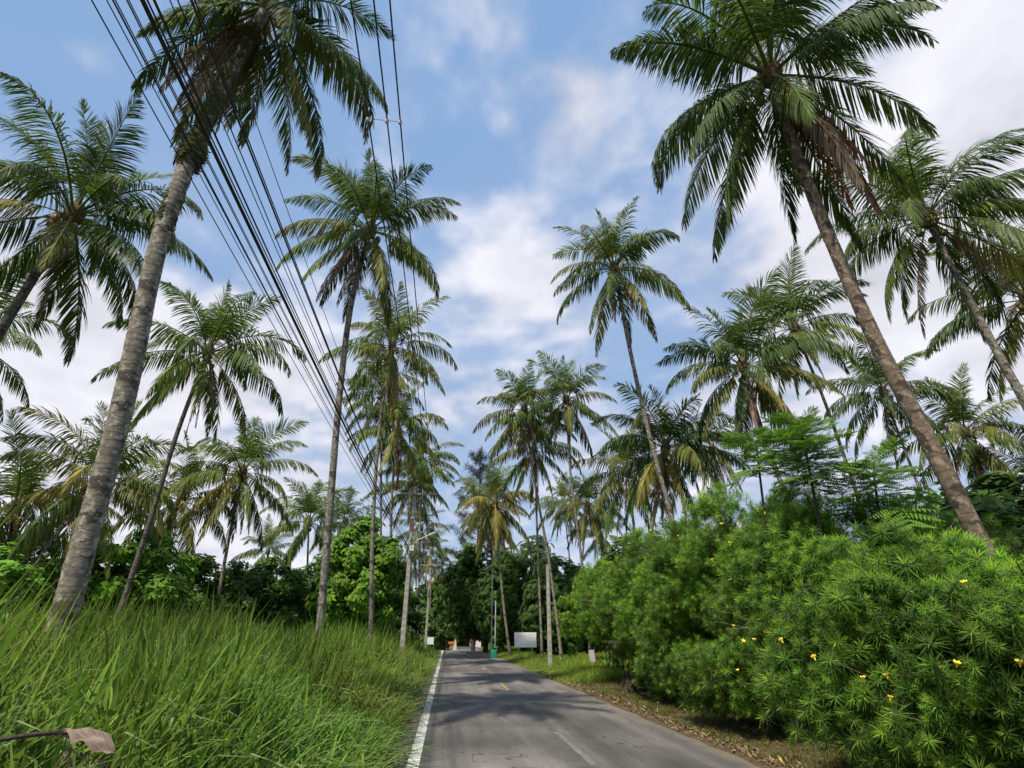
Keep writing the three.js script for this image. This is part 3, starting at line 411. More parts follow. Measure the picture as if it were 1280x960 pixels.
// ------------------------------------------------------------------ yellow-flowered shrub row on the right
const rosettes = narrowRosette(34, .20, .0135, 51);
const flowerGeo = (() => { const gs = []; for (let i = 0; i < 5; i++) { const s = new THREE.SphereGeometry(.028, 6, 4); s.scale(1, .45, .7); s.rotateZ(.9); s.translate(.026, .045, 0); s.rotateY(i * 1.2566); gs.push(s); } gs.push(new THREE.CylinderGeometry(.02, .007, .06, 7, 1).translate(0, .01, 0)); return mergeGeometries(gs); })();
const flowerMat = new THREE.MeshStandardMaterial({ color: rgb(.78, .60, .04), roughness: .7 });
const twigMat = new THREE.MeshStandardMaterial({ color: rgb(.26, .20, .14), roughness: 1 });
const stemMat = new THREE.MeshStandardMaterial({ map: barkTex, roughness: 1, color: rgb(.30, .26, .21) });
function oleander(label, x, z, rx, ry, rz, cy, o = {}) {
  x -= .5; const t = thing('oleander_shrub', label, 'shrub', V(x, 0, z), 'yellow flowered shrubs along the right verge'), R = rng(Math.round(x * 13 - z * 7));
  const n = o.stems || 10;
  for (let i = 0; i < n; i++) {
    const a = i / n * 6.28 + R(), rr = .1 + .4 * R(), b = V(Math.cos(a) * rx * rr, -.05, Math.sin(a) * rz * (rr + .15)), a2 = a + (R() - .5) * 1.8, e = V(Math.cos(a2) * rx * (.35 + .45 * R()), cy + (R() - .3) * ry * .7, Math.sin(a2) * rz * (.35 + .45 * R())), w = .022 + R() * R() * .06, gs = [limb(b, e, w, w * .35, 2.4, R, 6)];
    for (let j = 0; j < 6; j++) { const f = b.clone().lerp(e, .08 + .12 * j); gs.push(limb(f, f.clone().add(V((R() - .5) * 2.2, .2 + R() * 1.5, (R() - .5) * 2.2)), w * .5, .006, .7, R, 4)); }
    part('stem', mergeGeometries(gs), stemMat, t);
  }
  const ell = o.ell || [[-.25, cy, 0, rx, ry, rz], [rx * .35, cy + ry * .25, rz * .4, rx * .6, ry * .6, rz * .6], [-rx * .6, cy - ry * .25, -rz * .3, rx * .6, ry * .55, rz * .6], [-rx * .55, cy - ry * .15, rz * .45, rx * .55, ry * .55, rz * .5]];
  const cs = crownOf(t, 'foliage', rosettes, o.mat || LEAF.oleander, ell, o.clumps * 1.35 || 310, o.per || 24, { seed: Math.round(50 + x * 3 - z), clump: .42, size: o.size || 1.0, fill: .28, minY: o.minY ?? 1.0, lift: .35, tone: .55, mix: 1, flat: .9, gaps: .45 });
  { const gs = [], N = 26; for (let i = 0; i < N; i++) { const c = cs[Math.floor(R() * cs.length)], d = V(c.x, (c.y - cy) * .6 + .5, c.z).normalize(), a = c.clone().addScaledVector(d, -.5), e = c.clone().addScaledVector(d, .35 + R() * .35).add(V((R() - .5) * .5, (R() - .3) * .4, (R() - .5) * .5)); gs.push(limb(a, e, .008, .003, .3, R, 4), limb(a.clone().lerp(e, .5), e.clone().add(V((R() - .5) * .4, R() * .25, (R() - .5) * .4)), .005, .002, .15, R, 4)); } part('dry_twigs', mergeGeometries(gs), twigMat, t).userData.kind = 'stuff'; }
  const seen = cs.filter(c => { const w = c.clone().add(t.position), toEye = EYE.clone().sub(w).setY(0).normalize(); return toEye.dot(V(c.x, 0, c.z).normalize()) > -.2; });
  for (let i = 0; i < (o.flowers ?? 12); i++) { let c = seen[Math.floor(R() * seen.length)]; for (let k = 0; k < 3; k++) { const c2 = seen[Math.floor(R() * seen.length)]; if (c2.clone().add(t.position).distanceTo(EYE) < c.clone().add(t.position).distanceTo(EYE)) c = c2; } const d = EYE.clone().sub(c.clone().add(t.position)).normalize(), f = part('flower', flowerGeo, flowerMat, t, c.clone().add(V(d.x * .62 + (R() - .5) * .3, .34 + R() * .2, d.z * .62 + (R() - .5) * .3))); f.rotation.set(R() - .5, R() * 6, R() - .5); f.scale.setScalar(.55 + .4 * R()); }
  return t;
}
oleander('rounded bright oleander shrub at the end of the row, beside the concrete post', 8.9, -27.5, 2.5, 2.2, 2.8, 3.0, { mat: leafMat(.130, .275, .022, { vertexColors: true, transmission: .4 }), minY: .7, flowers: 12, clumps: 260 });
oleander('oleander shrub over the broad grey stump', 8.7, -22.5, 2.3, 2.0, 2.5, 3.1, { flowers: 14, minY: .5, clumps: 270 });
oleander('broad oleander shrub rising just past the grey stump, below the lone slender palm', 8.5, -18.2, 2.4, 2.4, 2.5, 3.0, { flowers: 14, minY: .45, clumps: 310 });
oleander('tall oleander shrub just in front of the feathery sapling', 8.6, -14.2, 2.4, 2.5, 2.5, 3.2, { flowers: 15, minY: .4, clumps: 330 });
oleander('thick oleander shrub with bare twigs beside the tall curved palm trunk', 8.9, -10.4, 2.4, 1.9, 2.3, 2.45, { flowers: 16, minY: .35, clumps: 380, per: 28, size: .9 });
oleander('low spreading oleander shrub leaning out over the road edge', 7.4, -6.8, 2.1, 1.45, 1.9, 1.45, { flowers: 16, minY: .2, clumps: 420, per: 34, size: .84 });
oleander('low oleander bush filling the gap before the thick shrub with bare twigs', 7.3, -12.2, 1.5, 1.2, 1.8, 1.35, { flowers: 6, minY: .2, clumps: 130, stems: 8, size: .9 });
oleander('low oleander bush beside the grey stump, in front of the broad shrub', 7.7, -16.6, 1.3, 1.1, 1.6, 1.25, { flowers: 4, minY: .2, clumps: 90, stems: 7 });
oleander('oleander shrub behind the low spreading one, around the curved trunk foot', 11.2, -7.4, 2.4, 1.15, 2.4, 1.15, { flowers: 8, minY: .5, clumps: 260 });
oleander('oleander shrub at the back of the row behind the curved palm trunk', 13.2, -12.4, 2.8, 1.6, 2.8, 1.8, { flowers: 4, minY: .6, clumps: 220 });
{ // feathery sapling above the shrubs
  const leafG = (() => { const gs = [], R = rng(6), N = 9; for (let i = 0; i <= N; i++) { const f = i / N; for (const sg of i === N ? [0] : [-1, 1]) { if (R() < .08) continue; const g = pinnateGeo((.40 * Math.sin(Math.PI * (.25 + .6 * f)) + .06) * (.8 + .4 * R()), 9, .085, .034, .3, 10 + i); g.rotateZ(-.25); g.rotateY(sg * -(1.15 - .35 * f) + (R() - .5) * .2); g.rotateX((R() - .5) * .5); g.translate(.14 + f * .75, .16 * f - .34 * f * f, 0); gs.push(g); } } const rib = limb(V(0, 0, 0), V(.9, -.18, 0), .008, .003, .02, R, 4); rib.deleteAttribute('uv'); rib.setAttribute('color', new THREE.Float32BufferAttribute(new Float32Array(rib.attributes.position.count * 3).fill(.8), 3)); gs.push(rib); return mergeGeometries(gs); })();
  const sap = (label, top, foot, range, n, len, layers) => {
    const T = atRange(top[0], top[1], range), Bp = atRange(foot[0], foot[1], range), base = V(Bp.x, 0, Bp.z), t = thing('feathery_sapling', label, 'sapling', base, null), R = rng(top[0]);
    part('stem', limb(V(0, -.05, 0), T.clone().sub(base), .045, .02, .3, R, 7), stemMat, t);
    for (let i = 0; i < n; i++) { const f = i / n, az = i * 2.4 + R() * .5, m = part('leaf', leafG, LEAF.feather, t, T.clone().sub(base).add(V(0, -layers * f, 0))); m.rotation.set(0, az, (.75 - f * .95) + (R() - .5) * .6, 'YXZ'); m.scale.setScalar(len * (.6 + .6 * R()) * lerp(.75, 1, f)); }
  };
  sap('feathery leaved sapling with umbrella crown on a thin dark stem above the shrubs', [1000, 530], [1012, 700], 11.5, 60, .9, 1.15);
  sap('feathery leaved sapling beside the umbrella crowned one, lower and looser', [945, 552], [952, 700], 12.5, 26, .9, .7);
  sap('loose feathery sapling against the sky near the tall curved trunk', [1092, 590], [1080, 700], 12, 22, 1.0, .7);
}

// ------------------------------------------------------------------ grass
function tuftGeo(n, h, spread, wid, seed, bend = 1) {
  const R = rng(seed), pos = [], idx = [], col = [];
  for (let i = 0; i < n; i++) {
    const az = R() * 6.28, rr = Math.sqrt(R()) * spread, lean = (.05 + .5 * R()) * bend, l = h * (.5 + .6 * R()), sd = V(-Math.sin(az + (R() - .5)), 0, Math.cos(az + (R() - .5))).normalize(), w = wid * (.6 + .7 * R()), k = pos.length / 3, fold = R() < .35 ? 1.9 : .9, v = R(), dry = v < .04 ? 1 : 0, c = .5 + 1.15 * R() * R() + .1, cc = dry ? [c * 1.9, c * 1.2, c * 1.5] : [c, c, c]; let p = V(Math.cos(R() * 6.28) * rr, 0, Math.sin(R() * 6.28) * rr);
    for (let m = 0; m < 6; m++) { const s = m / 5, a = lean * (.4 + s * s * 3.2 * fold), d = V(Math.cos(az) * Math.sin(a), Math.cos(a), Math.sin(az) * Math.sin(a)); if (m) p = p.clone().addScaledVector(d, l / 5); const ww = w * [.6, 1, 1, .85, .6, 0][m] * .5; if (m < 5) { pos.push(p.x + sd.x * ww, p.y, p.z + sd.z * ww, p.x - sd.x * ww, p.y, p.z - sd.z * ww); col.push(...cc, ...cc); } else { pos.push(p.x, p.y, p.z); col.push(...cc); } if (m && m < 5) { const q = k + m * 2; idx.push(q - 2, q, q - 1, q - 1, q, q + 1); } else if (m === 5) idx.push(k + 8, k + 10, k + 9); }
  }
  return geoOf(pos, idx, col);
}
const grassMat = leafMat(.150, .232, .030, { vertexColors: true, transmission: .45, clearcoat: .03 });
function scatter(name, label, geos, mat, spots) {
  geos.forEach((g, gi) => {
    const mine = spots.filter((_, i) => i % geos.length === gi), im = new THREE.InstancedMesh(g, mat, mine.length), m4 = new THREE.Matrix4(), q = new THREE.Quaternion(), e = new THREE.Euler();
    mine.forEach(([x, y, z, s, sy, rot, c, tx = 0, tz = 0], i) => { e.set(tx, rot, tz); q.setFromEuler(e); m4.compose(V(x, y, z), q, V(s, sy, s)); im.setMatrixAt(i, m4); im.setColorAt(i, c); });
    im.name = numbered(name); im.castShadow = im.receiveShadow = true; tag(im, label, 'grass', null, 'stuff'); scene.add(im);
  });
}
{
  const R = rng(61), tall = [1, 2, 3].map(k => tuftGeo(26, 1.5, .25, .033, 70 + k, .85)), spots = [];
  const add = (x, z, h, dens) => { const n = noise(x * .45, z * .45, 2), b = .72 + .55 * n; const c = rgb(b * (.76 + .4 * noise(x * .5 + 9, z * .5)) * (.9 + .2 * R()), b * (.85 + .3 * R()), b * .85); spots.push([x, -.02, z, .85 + .3 * R() + dens, h * (.75 + .5 * R()) * (.7 + .6 * noise(x * .8, z * .8, 5)), R() * 6.28, c, (R() - .5) * .25, (R() - .5) * .25]); };
  const hAt = (x, z) => { const e = RX0 - .28 - x; return lerp(.42, 1.22, sstep(0, 2.3, e)) * (1 + .12 * sstep(1.6, 3.2, e) * sstep(-16, -4, z)); };
  for (let z = -1.2; z > -62; ) { const st = lerp(.20, .75, sstep(4, 60, -z)); for (let x = RX0 - .3 - R() * .15; x > -13 - (-z) * .1; x -= st * (.7 + .6 * R()) * (x < -6 ? 1.5 : 1)) { if (x > -2.0 && z > -2.0) continue; if (Math.hypot(x, z) < 2.3) continue; add(x, z + (R() - .5) * st, hAt(x, z), st * .7); } z -= st; }
  scatter('tall_grass', 'tall arching green grass filling the left roadside', tall, grassMat, spots);
  const low = [tuftGeo(34, .55, .22, .014, 81), tuftGeo(34, .5, .25, .012, 82)], s2 = [];
  const R2 = rng(62);
  for (let i = 0; i < 5200; i++) { const x = -9 - R2() * 34, z = -8 - R2() * 44, b = .9 + .6 * noise(x * .2, z * .2); s2.push([x, -.02, z, 1.5, .9 + .6 * R2(), R2() * 6.28, rgb(b * 1.35, b * 1.15, b * .9)]); }
  scatter('meadow_grass', 'short yellow green meadow grass under the left palms', low, grassMat, s2);
  const s3 = [];
  for (let i = 0; i < 5200; i++) { const z = -24 - Math.pow(R2(), 1.3) * 62, x = 4.75 + Math.pow(R2(), 1.2) * 5.2, b = .95 + .5 * noise(x * .6, z * .3); if (x < 5.0 && R2() < .6) continue; s3.push([x, -.02, z, 1, (.45 + .6 * R2()) * sstep(4.5, 6.4, x) + .12, R2() * 6.28, rgb(b * 1.15, b * 1.1, b * .8)]); }
  for (let i = 0; i < 6500; i++) { const x = 10 + R2() * 26, z = -2 - R2() * 46, b = 1 + .5 * noise(x * .2, z * .2); s3.push([x, -.02, z, 1.5, 1.0 + .6 * R2(), R2() * 6.28, rgb(b * 1.2, b * 1.12, b * .8)]); }
  scatter('verge_grass', 'short bright grass on the right verge and field behind the shrubs', low, grassMat, s3);
  const s4 = [];
  for (let i = 0; i < 900; i++) { const z = -5 - R2() * 22, x = 5.0 + R2() * 2.6; s4.push([x, -.02, z, .8, .18 + .35 * R2() * R2(), R2() * 6.28, rgb(.8, .55, .6)]); }
  scatter('sparse_grass', 'sparse dull grass on the earth under the shrub row', [low[1]], grassMat, s4);
  // fallen leaves on the right verge
  const lf = geoOf([0, 0, 0, .05, .012, .018, .05, .0, -.018, .1, .02, 0], [0, 1, 2, 1, 3, 2], null), litter = new THREE.InstancedMesh(lf, new THREE.MeshStandardMaterial({ color: 0xffffff, roughness: .9, side: THREE.DoubleSide }), 5200), m4 = new THREE.Matrix4(), q = new THREE.Quaternion(), e = new THREE.Euler();
  for (let i = 0; i < 5200; i++) { const z = -4.5 - R2() * 26, g = R2() + R2() - 1, x = 4.95 + g * .32 + (R2() < .3 ? R2() * 1.9 : 0), v = R2(); e.set((R2() - .5) * .9, R2() * 6.28, (R2() - .5) * .9); q.setFromEuler(e); const k = .3 + R2() * R2() * 1.2; m4.compose(V(x, .045 + R2() * .02, z), q, V(k, k, k)); litter.setMatrixAt(i, m4); litter.setColorAt(i, v < .05 ? rgb(.40, .31, .06) : v < .4 ? rgb(.19, .13, .06) : v < .85 ? rgb(.11, .075, .04) : rgb(.24, .19, .11)); }
  litter.name = 'fallen_leaves'; litter.receiveShadow = litter.castShadow = true; tag(litter, 'brown and yellow fallen leaves along the right road edge', 'leaves', null, 'stuff'); scene.add(litter);
}
{ // far wood that closes the horizon
  const R = rng(91), list = [], m4 = new THREE.Matrix4(), q = new THREE.Quaternion();
  for (let i = 0; i < 15000; i++) { const a = (-86 + 172 * R()) * RAD, d = 120 + R() * 30; const x = Math.sin(a) * d, z = -Math.cos(a) * d, top = 5 + 7 * noise(a * 14, 1) + 3 * noise(a * 50, 3), y = top * Math.pow(R(), .6); q.setFromAxisAngle(V(R() - .5, R() - .5, R() - .5).normalize(), R() * 6); const k = 1.6 + R() * 1.4; m4.compose(V(x, y, z), q, V(k, k, k)); list.push(m4.clone()); }
  const im = new THREE.InstancedMesh(sprigBig, LEAF.mid, list.length); list.forEach((m, i) => { im.setMatrixAt(i, m); const v = .7 + .5 * R(); im.setColorAt(i, rgb(v, v, v)); }); im.name = 'far_wood'; im.castShadow = im.receiveShadow = true; tag(im, 'far line of green trees behind the palm grove', 'woods', null, 'stuff'); scene.add(im);
}

// ------------------------------------------------------------------ poles and cables
const concrete = new THREE.MeshStandardMaterial({ map: texture(128, 256, (x, y) => { const a = pn(x / 18, y / 18, 128 / 18, 256 / 18, 5, 31), h = hash3(x, y, 3), k = .55 + .3 * (a - .5) + .08 * h; return [k, k * .98, k * .93]; }), roughness: .95 });

const steel = new THREE.MeshStandardMaterial({ color: rgb(.30, .31, .32), roughness: .5, metalness: .6 }), porcelain = new THREE.MeshStandardMaterial({ color: rgb(.62, .58, .55), roughness: .35 }), black = new THREE.MeshStandardMaterial({ color: rgb(.012, .012, .014), roughness: .6 });
const POLE_X = -2.6, POLE_Y = 10.4;
const insGeo = new THREE.LatheGeometry([[.02, 0], [.06, .02], [.035, .05], [.065, .07], [.035, .1], [.06, .12], [.03, .15], [0, .16]].map(p => new THREE.Vector2(...p)), 9);
function taperBox(w0, w1, h, bev = .02) { const s = (w) => [[-w + bev, -w], [w - bev, -w], [w, -w + bev], [w, w - bev], [w - bev, w], [-w + bev, w], [-w, w - bev], [-w, -w + bev]]; const pos = [], idx = [], uv = []; for (const [y, w] of [[-.1, w0], [h, w1]]) for (const [i, p] of [...s(w), s(w)[0]].entries()) { pos.push(p[0], y, p[1]); uv.push(i / 8, y / 2); } for (let i = 0; i < 8; i++) idx.push(i, i + 9, i + 1, i + 1, i + 9, i + 10); const k = pos.length / 3; pos.push(0, h, 0); uv.push(0, 0); for (let i = 0; i < 8; i++) idx.push(9 + i, k, 10 + i); return geoOf(pos, idx, null, uv).toNonIndexed(); }
function bar(a, b, r, sides = 6) { return new THREE.TubeGeometry(new THREE.LineCurve3(a, b), 1, r, sides); }
const poleGeo = (() => { const g = taperBox(.15, .10, 10.9); g.computeVertexNormals(); return g; })();
const HV = [-1.15, -.62, -.22].map(() => 0); const HVX = [.72, 1.06, 1.3];         // conductor places along the arm, from the pole
function utilityPole(z, label, lamp) {
  const t = thing('utility_pole', label, 'utility pole', V(POLE_X, 0, z), 'concrete power poles along the left verge');
  part('pole', poleGeo, concrete, t);
  const arm = part('crossarm', new THREE.BoxGeometry(2.8, .11, .1), concrete, t, V(.1, POLE_Y, .16));
  part('brace', mergeGeometries([bar(V(0, POLE_Y - .75, .13), V(.65, POLE_Y - .03, .13), .025), bar(V(0, POLE_Y - .75, .13), V(-.65, POLE_Y - .03, .13), .025)]), steel, t);
  for (const x of HVX) part('insulator', insGeo, porcelain, arm, V(x - .1, .05, 0));
  const rack = part('rack', new THREE.BoxGeometry(.06, 1.2, .08), steel, t, V(0, 7.0, .2));
  for (let i = 0; i < 4; i++) { const m = part('insulator', insGeo, porcelain, rack, V(0, -.45 + i * .28, .04)); m.rotation.x = Math.PI / 2; }
  part('band', new THREE.BoxGeometry(.27, .16, .27), new THREE.MeshStandardMaterial({ color: rgb(.6, .58, .55), roughness: .8 }), t, V(0, 8.8, 0));
  part('band', new THREE.BoxGeometry(.28, .35, .28), new THREE.MeshStandardMaterial({ color: rgb(.35, .12, .06), roughness: .8 }), t, V(0, 8.2, 0));
  if (lamp) { const l = part('lamp_arm', mergeGeometries([bar(V(0, 7.0, .18), V(.5, 7.4, .18), .028), bar(V(.5, 7.4, .18), V(1.25, 7.75, .18), .028)]), new THREE.MeshStandardMaterial({ color: rgb(.6, .6, .6), roughness: .5 }), t); const hd = new THREE.CapsuleGeometry(.09, .36, 3, 8); hd.scale(1, 1, .6); hd.rotateZ(-1.15); part('lamp_head', hd, new THREE.MeshStandardMaterial({ color: rgb(.6, .6, .6), roughness: .4 }), l, V(1.42, 7.8, .18)); part('control_box', new THREE.BoxGeometry(.3, .36, .2), new THREE.MeshStandardMaterial({ color: rgb(.7, .7, .68), roughness: .5 }), t, V(.1, 6.85, .28)); }
  return t;
}
utilityPole(-36, 'concrete power pole with crossarm and street lamp arm in the tall grass', true);
utilityPole(-76, 'far concrete power pole behind the lane side palms', false);
utilityPole(5, 'concrete power pole beside the road behind the viewpoint, carrying the cables', false);
const ZS = [5, -36, -76];
function cable(label, r, ends, sag, group) {
  const pts = []; for (let k = 0; k < 2; k++) { const a = ends[k], b = ends[k + 1]; for (let i = k ? 1 : 0; i <= 22; i++) { const s = i / 22; pts.push(V(lerp(a[0], b[0], s), lerp(a[1], b[1], s) - sag * 4 * s * (1 - s), lerp(ZS[k], ZS[k + 1], s))); } }
  const m = new THREE.Mesh(new THREE.TubeGeometry(new THREE.CatmullRomCurve3(pts), 110, r, 5), black); m.name = numbered('overhead_cable'); m.castShadow = m.receiveShadow = true; scene.add(m); tag(m, label, 'cable', group); return m;
}
HVX.forEach((x, i) => cable('black power line on the pole crossarm insulators', .014, ZS.map(() => [POLE_X + x, POLE_Y + .2]), .35, 'power lines on the crossarm'));
const RB = rng(17); const bundle = [[-.74, 7.02, .007], [-.60, 7.05, .009], [-.52, 6.98, .006], [-.47, 7.06, .006], [-.42, 6.94, .007], [-.30, 7.0, .014], [-.27, 6.94, .013], [-.22, 7.02, .007], [-.08, 7.0, .006], [.10, 7.04, .012], [.16, 6.98, .008], [.24, 7.1, .005], [-.67, 7.08, .006], [-.33, 7.1, .009], [-.15, 6.92, .008], [.03, 6.95, .007]];
bundle.forEach(([x, y, r]) => cable('black cable in the low sagging bundle beside the road', r, [[POLE_X + x * 1.15, y], [POLE_X + x * .5, y], [POLE_X + x * .4, y - .1]], .3 + RB() * .12, 'low cable bundle'));
{ const t = thing('cable_spacer', 'small pale porcelain spacer clamped on the power lines', 'insulator', V(POLE_X + HVX[0], POLE_Y + .2 - .35 * 4 * .29 * .71, -6.9)); part('bar', bar(V(0, 0, 0), V(HVX[2] - HVX[0], 0, 0), .005), black, t); for (const x of HVX) { const m = part('insulator', insGeo, porcelain, t, V(x - HVX[0], -.06, 0)); m.scale.setScalar(.6); } }
{ // short concrete post, steel poles, bin, signs
  const p = thing('concrete_post', 'pale concrete post standing alone on the right grass verge', 'post', ground(688, 838)); part('post', taperBox(.12, .085, 5.6), concrete, p); part('cap', new THREE.BoxGeometry(.2, .05, .2), concrete, p, V(0, 5.63, 0)); part('wire_hook', bar(V(0, 5.35, .09), V(0, 5.35, .26), .015), steel, p);
  const g0 = ground(617, 823);
  const s1 = thing('steel_pole', 'tall thin grey steel pole behind the green bin', 'pole', V(g0.x - .16, 0, g0.z - .7)); part('pole', new THREE.CylinderGeometry(.045, .07, 10, 9).translate(0, 4.95, 0), steel, s1); part('cap', new THREE.SphereGeometry(.07, 8, 6), steel, s1, V(0, 9.97, 0));
  const s2 = thing('steel_pole', 'shorter white steel pole behind the green bin', 'pole', V(g0.x + .18, 0, g0.z - .7)); const white = new THREE.MeshStandardMaterial({ color: rgb(.62, .62, .60), roughness: .6 }); part('pole', new THREE.CylinderGeometry(.05, .06, 4.6, 9).translate(0, 2.25, 0), white, s2); part('cap', new THREE.SphereGeometry(.06, 8, 6), white, s2, V(0, 4.57, 0));
  const bin = thing('waste_bin', 'green plastic waste bin at the foot of the thin steel poles', 'bin', g0), gm = new THREE.MeshStandardMaterial({ color: rgb(.01, .20, .12), roughness: .5 }); part('body', taperBox(.30, .38, 1.05, .05), gm, bin); const lid = part('lid', new THREE.BoxGeometry(.82, .08, .82), gm, bin, V(0, 1.1, 0)); part('handle', bar(V(-.2, .05, .44), V(.2, .05, .44), .025), gm, lid); for (const x of [-.3, .3]) { const w = part('wheel', new THREE.CylinderGeometry(.1, .1, .06, 12).rotateZ(Math.PI / 2), black, bin, V(x, .1, .36)); } bin.scale.setScalar(.72);
  const sheet = new THREE.MeshStandardMaterial({ map: texture(256, 160, (x, y) => { const a = pn(x / 30, y / 30, 256 / 30, 160 / 30, 4, 41), h = hash3(x, y, 3), k = .86 + .10 * (a - .5) + .03 * h; return [k, k, k * 1.01]; }), roughness: .55 });
  const G = atRange(657, 830, 44); const bb = thing('billboard', 'blank white billboard on two posts on the right grass verge', 'billboard', V(G.x, 0, G.z)); bb.rotation.y = -.1; bb.scale.setScalar(.88);
  for (const x of [-.55, .55]) part('leg', new THREE.BoxGeometry(.08, 1.15, .08).translate(0, .52, 0), steel, bb, V(x, 0, -.05));
  { const g = new THREE.PlaneGeometry(1.86, 1.14, 12, 8), q = g.attributes.position; for (let i = 0; i < q.count; i++) q.setZ(i, .018 * (noise(q.getX(i) * 3 + 4, q.getY(i) * 3) - .5)); const fr = new THREE.BoxGeometry(1.9, 1.18, .04); g.computeVertexNormals(); const pf = part('panel_frame', fr, steel, bb, V(0, 1.68, 0)); part('panel', g, sheet, pf, V(0, 0, .035)); }
  const sg = (label, px, py, range, w, h, cols, legH) => { const c = atRange(px, py, range), t = thing('road_sign', label, 'sign', V(c.x, 0, c.z)); cols.forEach(([x, y, ww, hh, col], i) => part('sign_board', new THREE.BoxGeometry(ww, hh, .04), new THREE.MeshStandardMaterial({ color: col, roughness: .6 }), t, V(x, c.y + y, i * .03))); for (const x of legH) part('leg', new THREE.CylinderGeometry(.035, .035, c.y, 7).translate(0, c.y / 2 - .02, 0), steel, t, V(x, 0, -.06)); };
  sg('small square white sign in the grass beside the left road edge', 538, 801, 62, .7, .7, [[0, 0, .68, .68, rgb(.72, .74, .72)]], [0]);
  sg('white sign with a pink panel under the dark drooping tree', 594, 803, 100, 2, 1.4, [[0, .02, 1.95, 1.5, rgb(.66, .62, .64)], [-.4, .12, 1.05, .7, rgb(.62, .16, .20)], [-.6, -1.05, .6, .5, rgb(.6, .58, .55)]], [-.7, .7]);
  const c = atRange(740, 819, 36), bd = thing('pale_board', 'pale pink board leaning on a stake behind the rounded shrub', 'board', V(c.x, 0, c.z)); part('board', new THREE.BoxGeometry(.5, 1.0, .05).rotateZ(.08), new THREE.MeshStandardMaterial({ color: rgb(.48, .38, .41), roughness: .8 }), bd, V(0, .95, 0)); part('stake', new THREE.BoxGeometry(.07, 1.7, .07), stemMat, bd, V(.26, .8, -.08)); bd.scale.setScalar(.68);
  // far end of the lane
  const oc = ground(562, 812), ob = thing('road_barrier', 'tiny orange barrier at the far end of the lane', 'barrier', V(oc.x, 0, oc.z)), om = new THREE.MeshStandardMaterial({ color: rgb(.5, .16, .04), roughness: .6 }); part('rail', new THREE.BoxGeometry(1.3, .35, .12), om, ob, V(0, .85, 0)); part('rail', new THREE.BoxGeometry(1.3, .2, .12), new THREE.MeshStandardMaterial({ color: rgb(.35, .22, .04), roughness: .6 }), ob, V(0, .4, 0)); for (const x of [-.5, .5]) part('leg', new THREE.BoxGeometry(.1, 1.1, .3), om, ob, V(x, .53, -.02));
  const wc = ground(569, 813), wb = thing('marker_cone', 'pale tapered marker beside the tiny orange barrier', 'marker', V(wc.x, 0, wc.z)), wm = new THREE.MeshStandardMaterial({ color: rgb(.42, .40, .32), roughness: .8 }); part('cone', new THREE.LatheGeometry([[.55, 0], [.5, .12], [.3, .9], [.12, 1.7], [0, 1.75]].map(q => new THREE.Vector2(...q)), 12), wm, wb); part('base', new THREE.BoxGeometry(1.2, .08, 1.2), wm, wb, V(0, .05, 0)); wb.scale.set(.6, .75, .6);
  // grey stump under the shrubs
  const st = ground(786, 868).add(V(.05, 0, 0)), stump = thing('tree_stump', 'broad grey stump under the oleander shrubs by the road', 'stump', st); { const g = new THREE.CylinderGeometry(.13, .26, .7, 36, 14), q = g.attributes.position; for (let i = 0; i < q.count; i++) { const a = Math.atan2(q.getZ(i), q.getX(i)), y = q.getY(i), k = 1 + .7 * (noise(Math.cos(a) * 2.2 + 7, Math.sin(a) * 2.2, y * .9) - .5) + .16 * Math.sin(a * 6 + y) + .25 * sstep(-.1, -.4, y) * Math.sin(a * 5); q.setX(i, q.getX(i) * k + y * .12); q.setZ(i, q.getZ(i) * k); if (y > .35) q.setY(i, y + (.75 * noise(q.getX(i) * 9, q.getZ(i) * 9, 8) - .5)); } g.computeVertexNormals(); g.translate(0, .36, 0); part('wood', g, stemMat, stump); part('root', limb(V(.3, .25, 0), V(.9, -.03, .3), .12, .03, .2, rng(3), 6), limbMat, stump); }
}
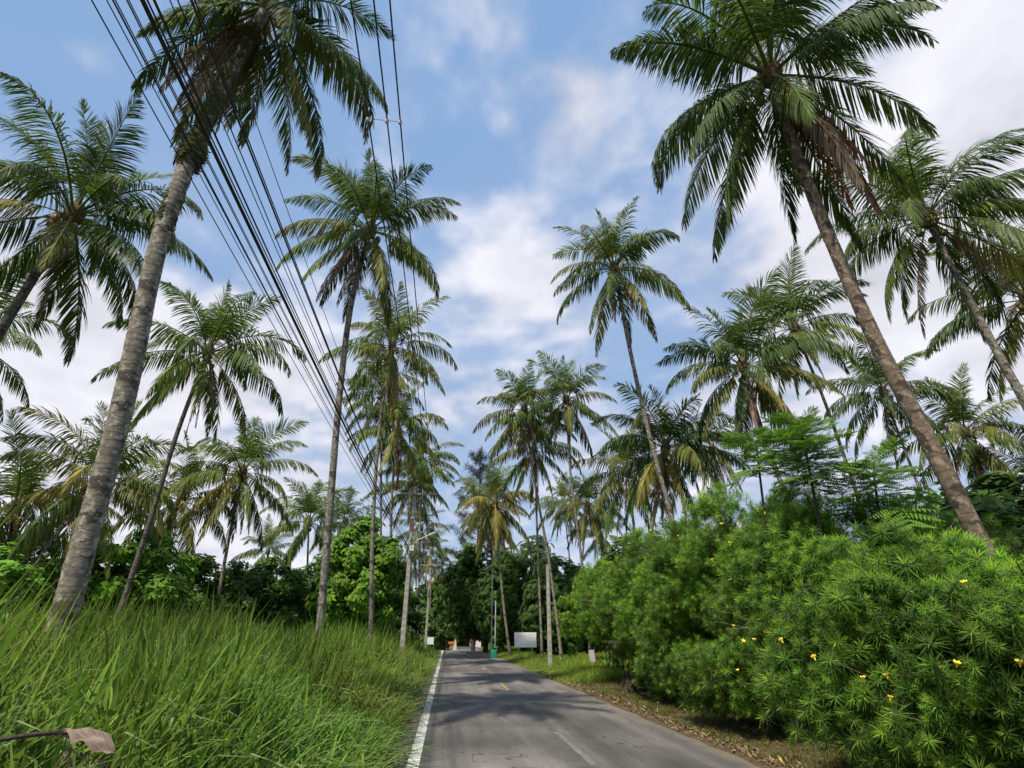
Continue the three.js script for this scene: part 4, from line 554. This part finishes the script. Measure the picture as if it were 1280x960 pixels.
{ // dried palm sheath lying on the grass, and fallen fronds
  const dry = new THREE.MeshStandardMaterial({ map: texture(128, 128, (x, y) => { const a = pn(x / 30, y / 5, 128 / 30, 128 / 5, 4, 51), k = .75 + .5 * (a - .3); return [.60 * k, .52 * k, .45 * k]; }), roughness: .85, side: THREE.DoubleSide }), dk = new THREE.MeshStandardMaterial({ map: barkTex, color: rgb(.30, .24, .2), roughness: .95, side: THREE.DoubleSide });
  const A = atRange(-60, 938, 2.5), B = atRange(76, 915, 2.6), C = atRange(142, 940, 2.5), t = thing('dried_palm_sheath', 'curled pinkish brown dried palm sheath caught in the tall grass', 'dead leaf', V(B.x, 0, B.z)), L = v => v.clone().sub(t.position);
  part('stalk', limb(L(A), L(B).add(V(.02, 0, 0)), .006, .008, .05, rng(5), 8), dk, t);
  const pos = [], idx = [], uv = [], n = 26, mm = 12, ax = C.clone().sub(B), side = V(-ax.z, 0, ax.x).normalize();
  for (let i = 0; i <= n; i++) for (let j = 0; j <= mm; j++) {          // a keeled, twisting blade with torn edges, drawn to a point
    const s = i / n, f = j / mm - .5, rag = 1 + .25 * (noise(s * 13, j < 6 ? 1 : 7) - .5) * Math.abs(f) * 2, wd = (.042 * Math.pow(Math.sin(Math.PI * clamp(.10 + s * .89)), .75) + .003) * rag, tw = .5 - 1.3 * s, p = L(B).addScaledVector(ax, s).add(V(0, .035 * Math.sin(s * Math.PI), 0));
    const up = Math.abs(f) * -1.0 * wd + .006 * Math.sin(s * 17 + f * 9) + .006 * (noise(i * .8, j * 1.3) - .5), sw = f * 2 * wd; p.addScaledVector(side, sw * Math.cos(tw) - up * Math.sin(tw)); p.y += sw * Math.sin(tw) + up * Math.cos(tw); pos.push(p.x, p.y, p.z); uv.push(s, j / mm);
    if (i && j) { const k = i * (mm + 1) + j; idx.push(k - mm - 2, k - 1, k - mm - 1, k - mm - 1, k - 1, k); }
  }
  part('sheath', geoOf(pos, idx, null, uv), dry, t);
  { const R = rng(19), gs = []; for (let i = 0; i < 18; i++) { const p = L(B).addScaledVector(ax, .1 + .8 * R()).add(V(0, -.03, 0)); gs.push(limb(p, p.clone().add(V((R() - .3) * .1, -.04 - R() * .1, (R() - .5) * .1)), .002, .0008, .04, R, 4)); } part('fibre', mergeGeometries(gs), dry, t); }
  const fg = ground(448, 838); const ff = thing('fallen_frond', 'rust orange fallen palm frond in the grass beside the grey trunks', 'palm frond', V(fg.x - 4, .5, fg.z - 3)); const q = part('leaflets', frondGeo(2.4, 8, 24, 60, 44, 5, { hang: .8, up: .3, width: .07, vary: .5 }), FM.rust, ff); q.rotation.y = .3; 
}

renderer.render(scene, camera);
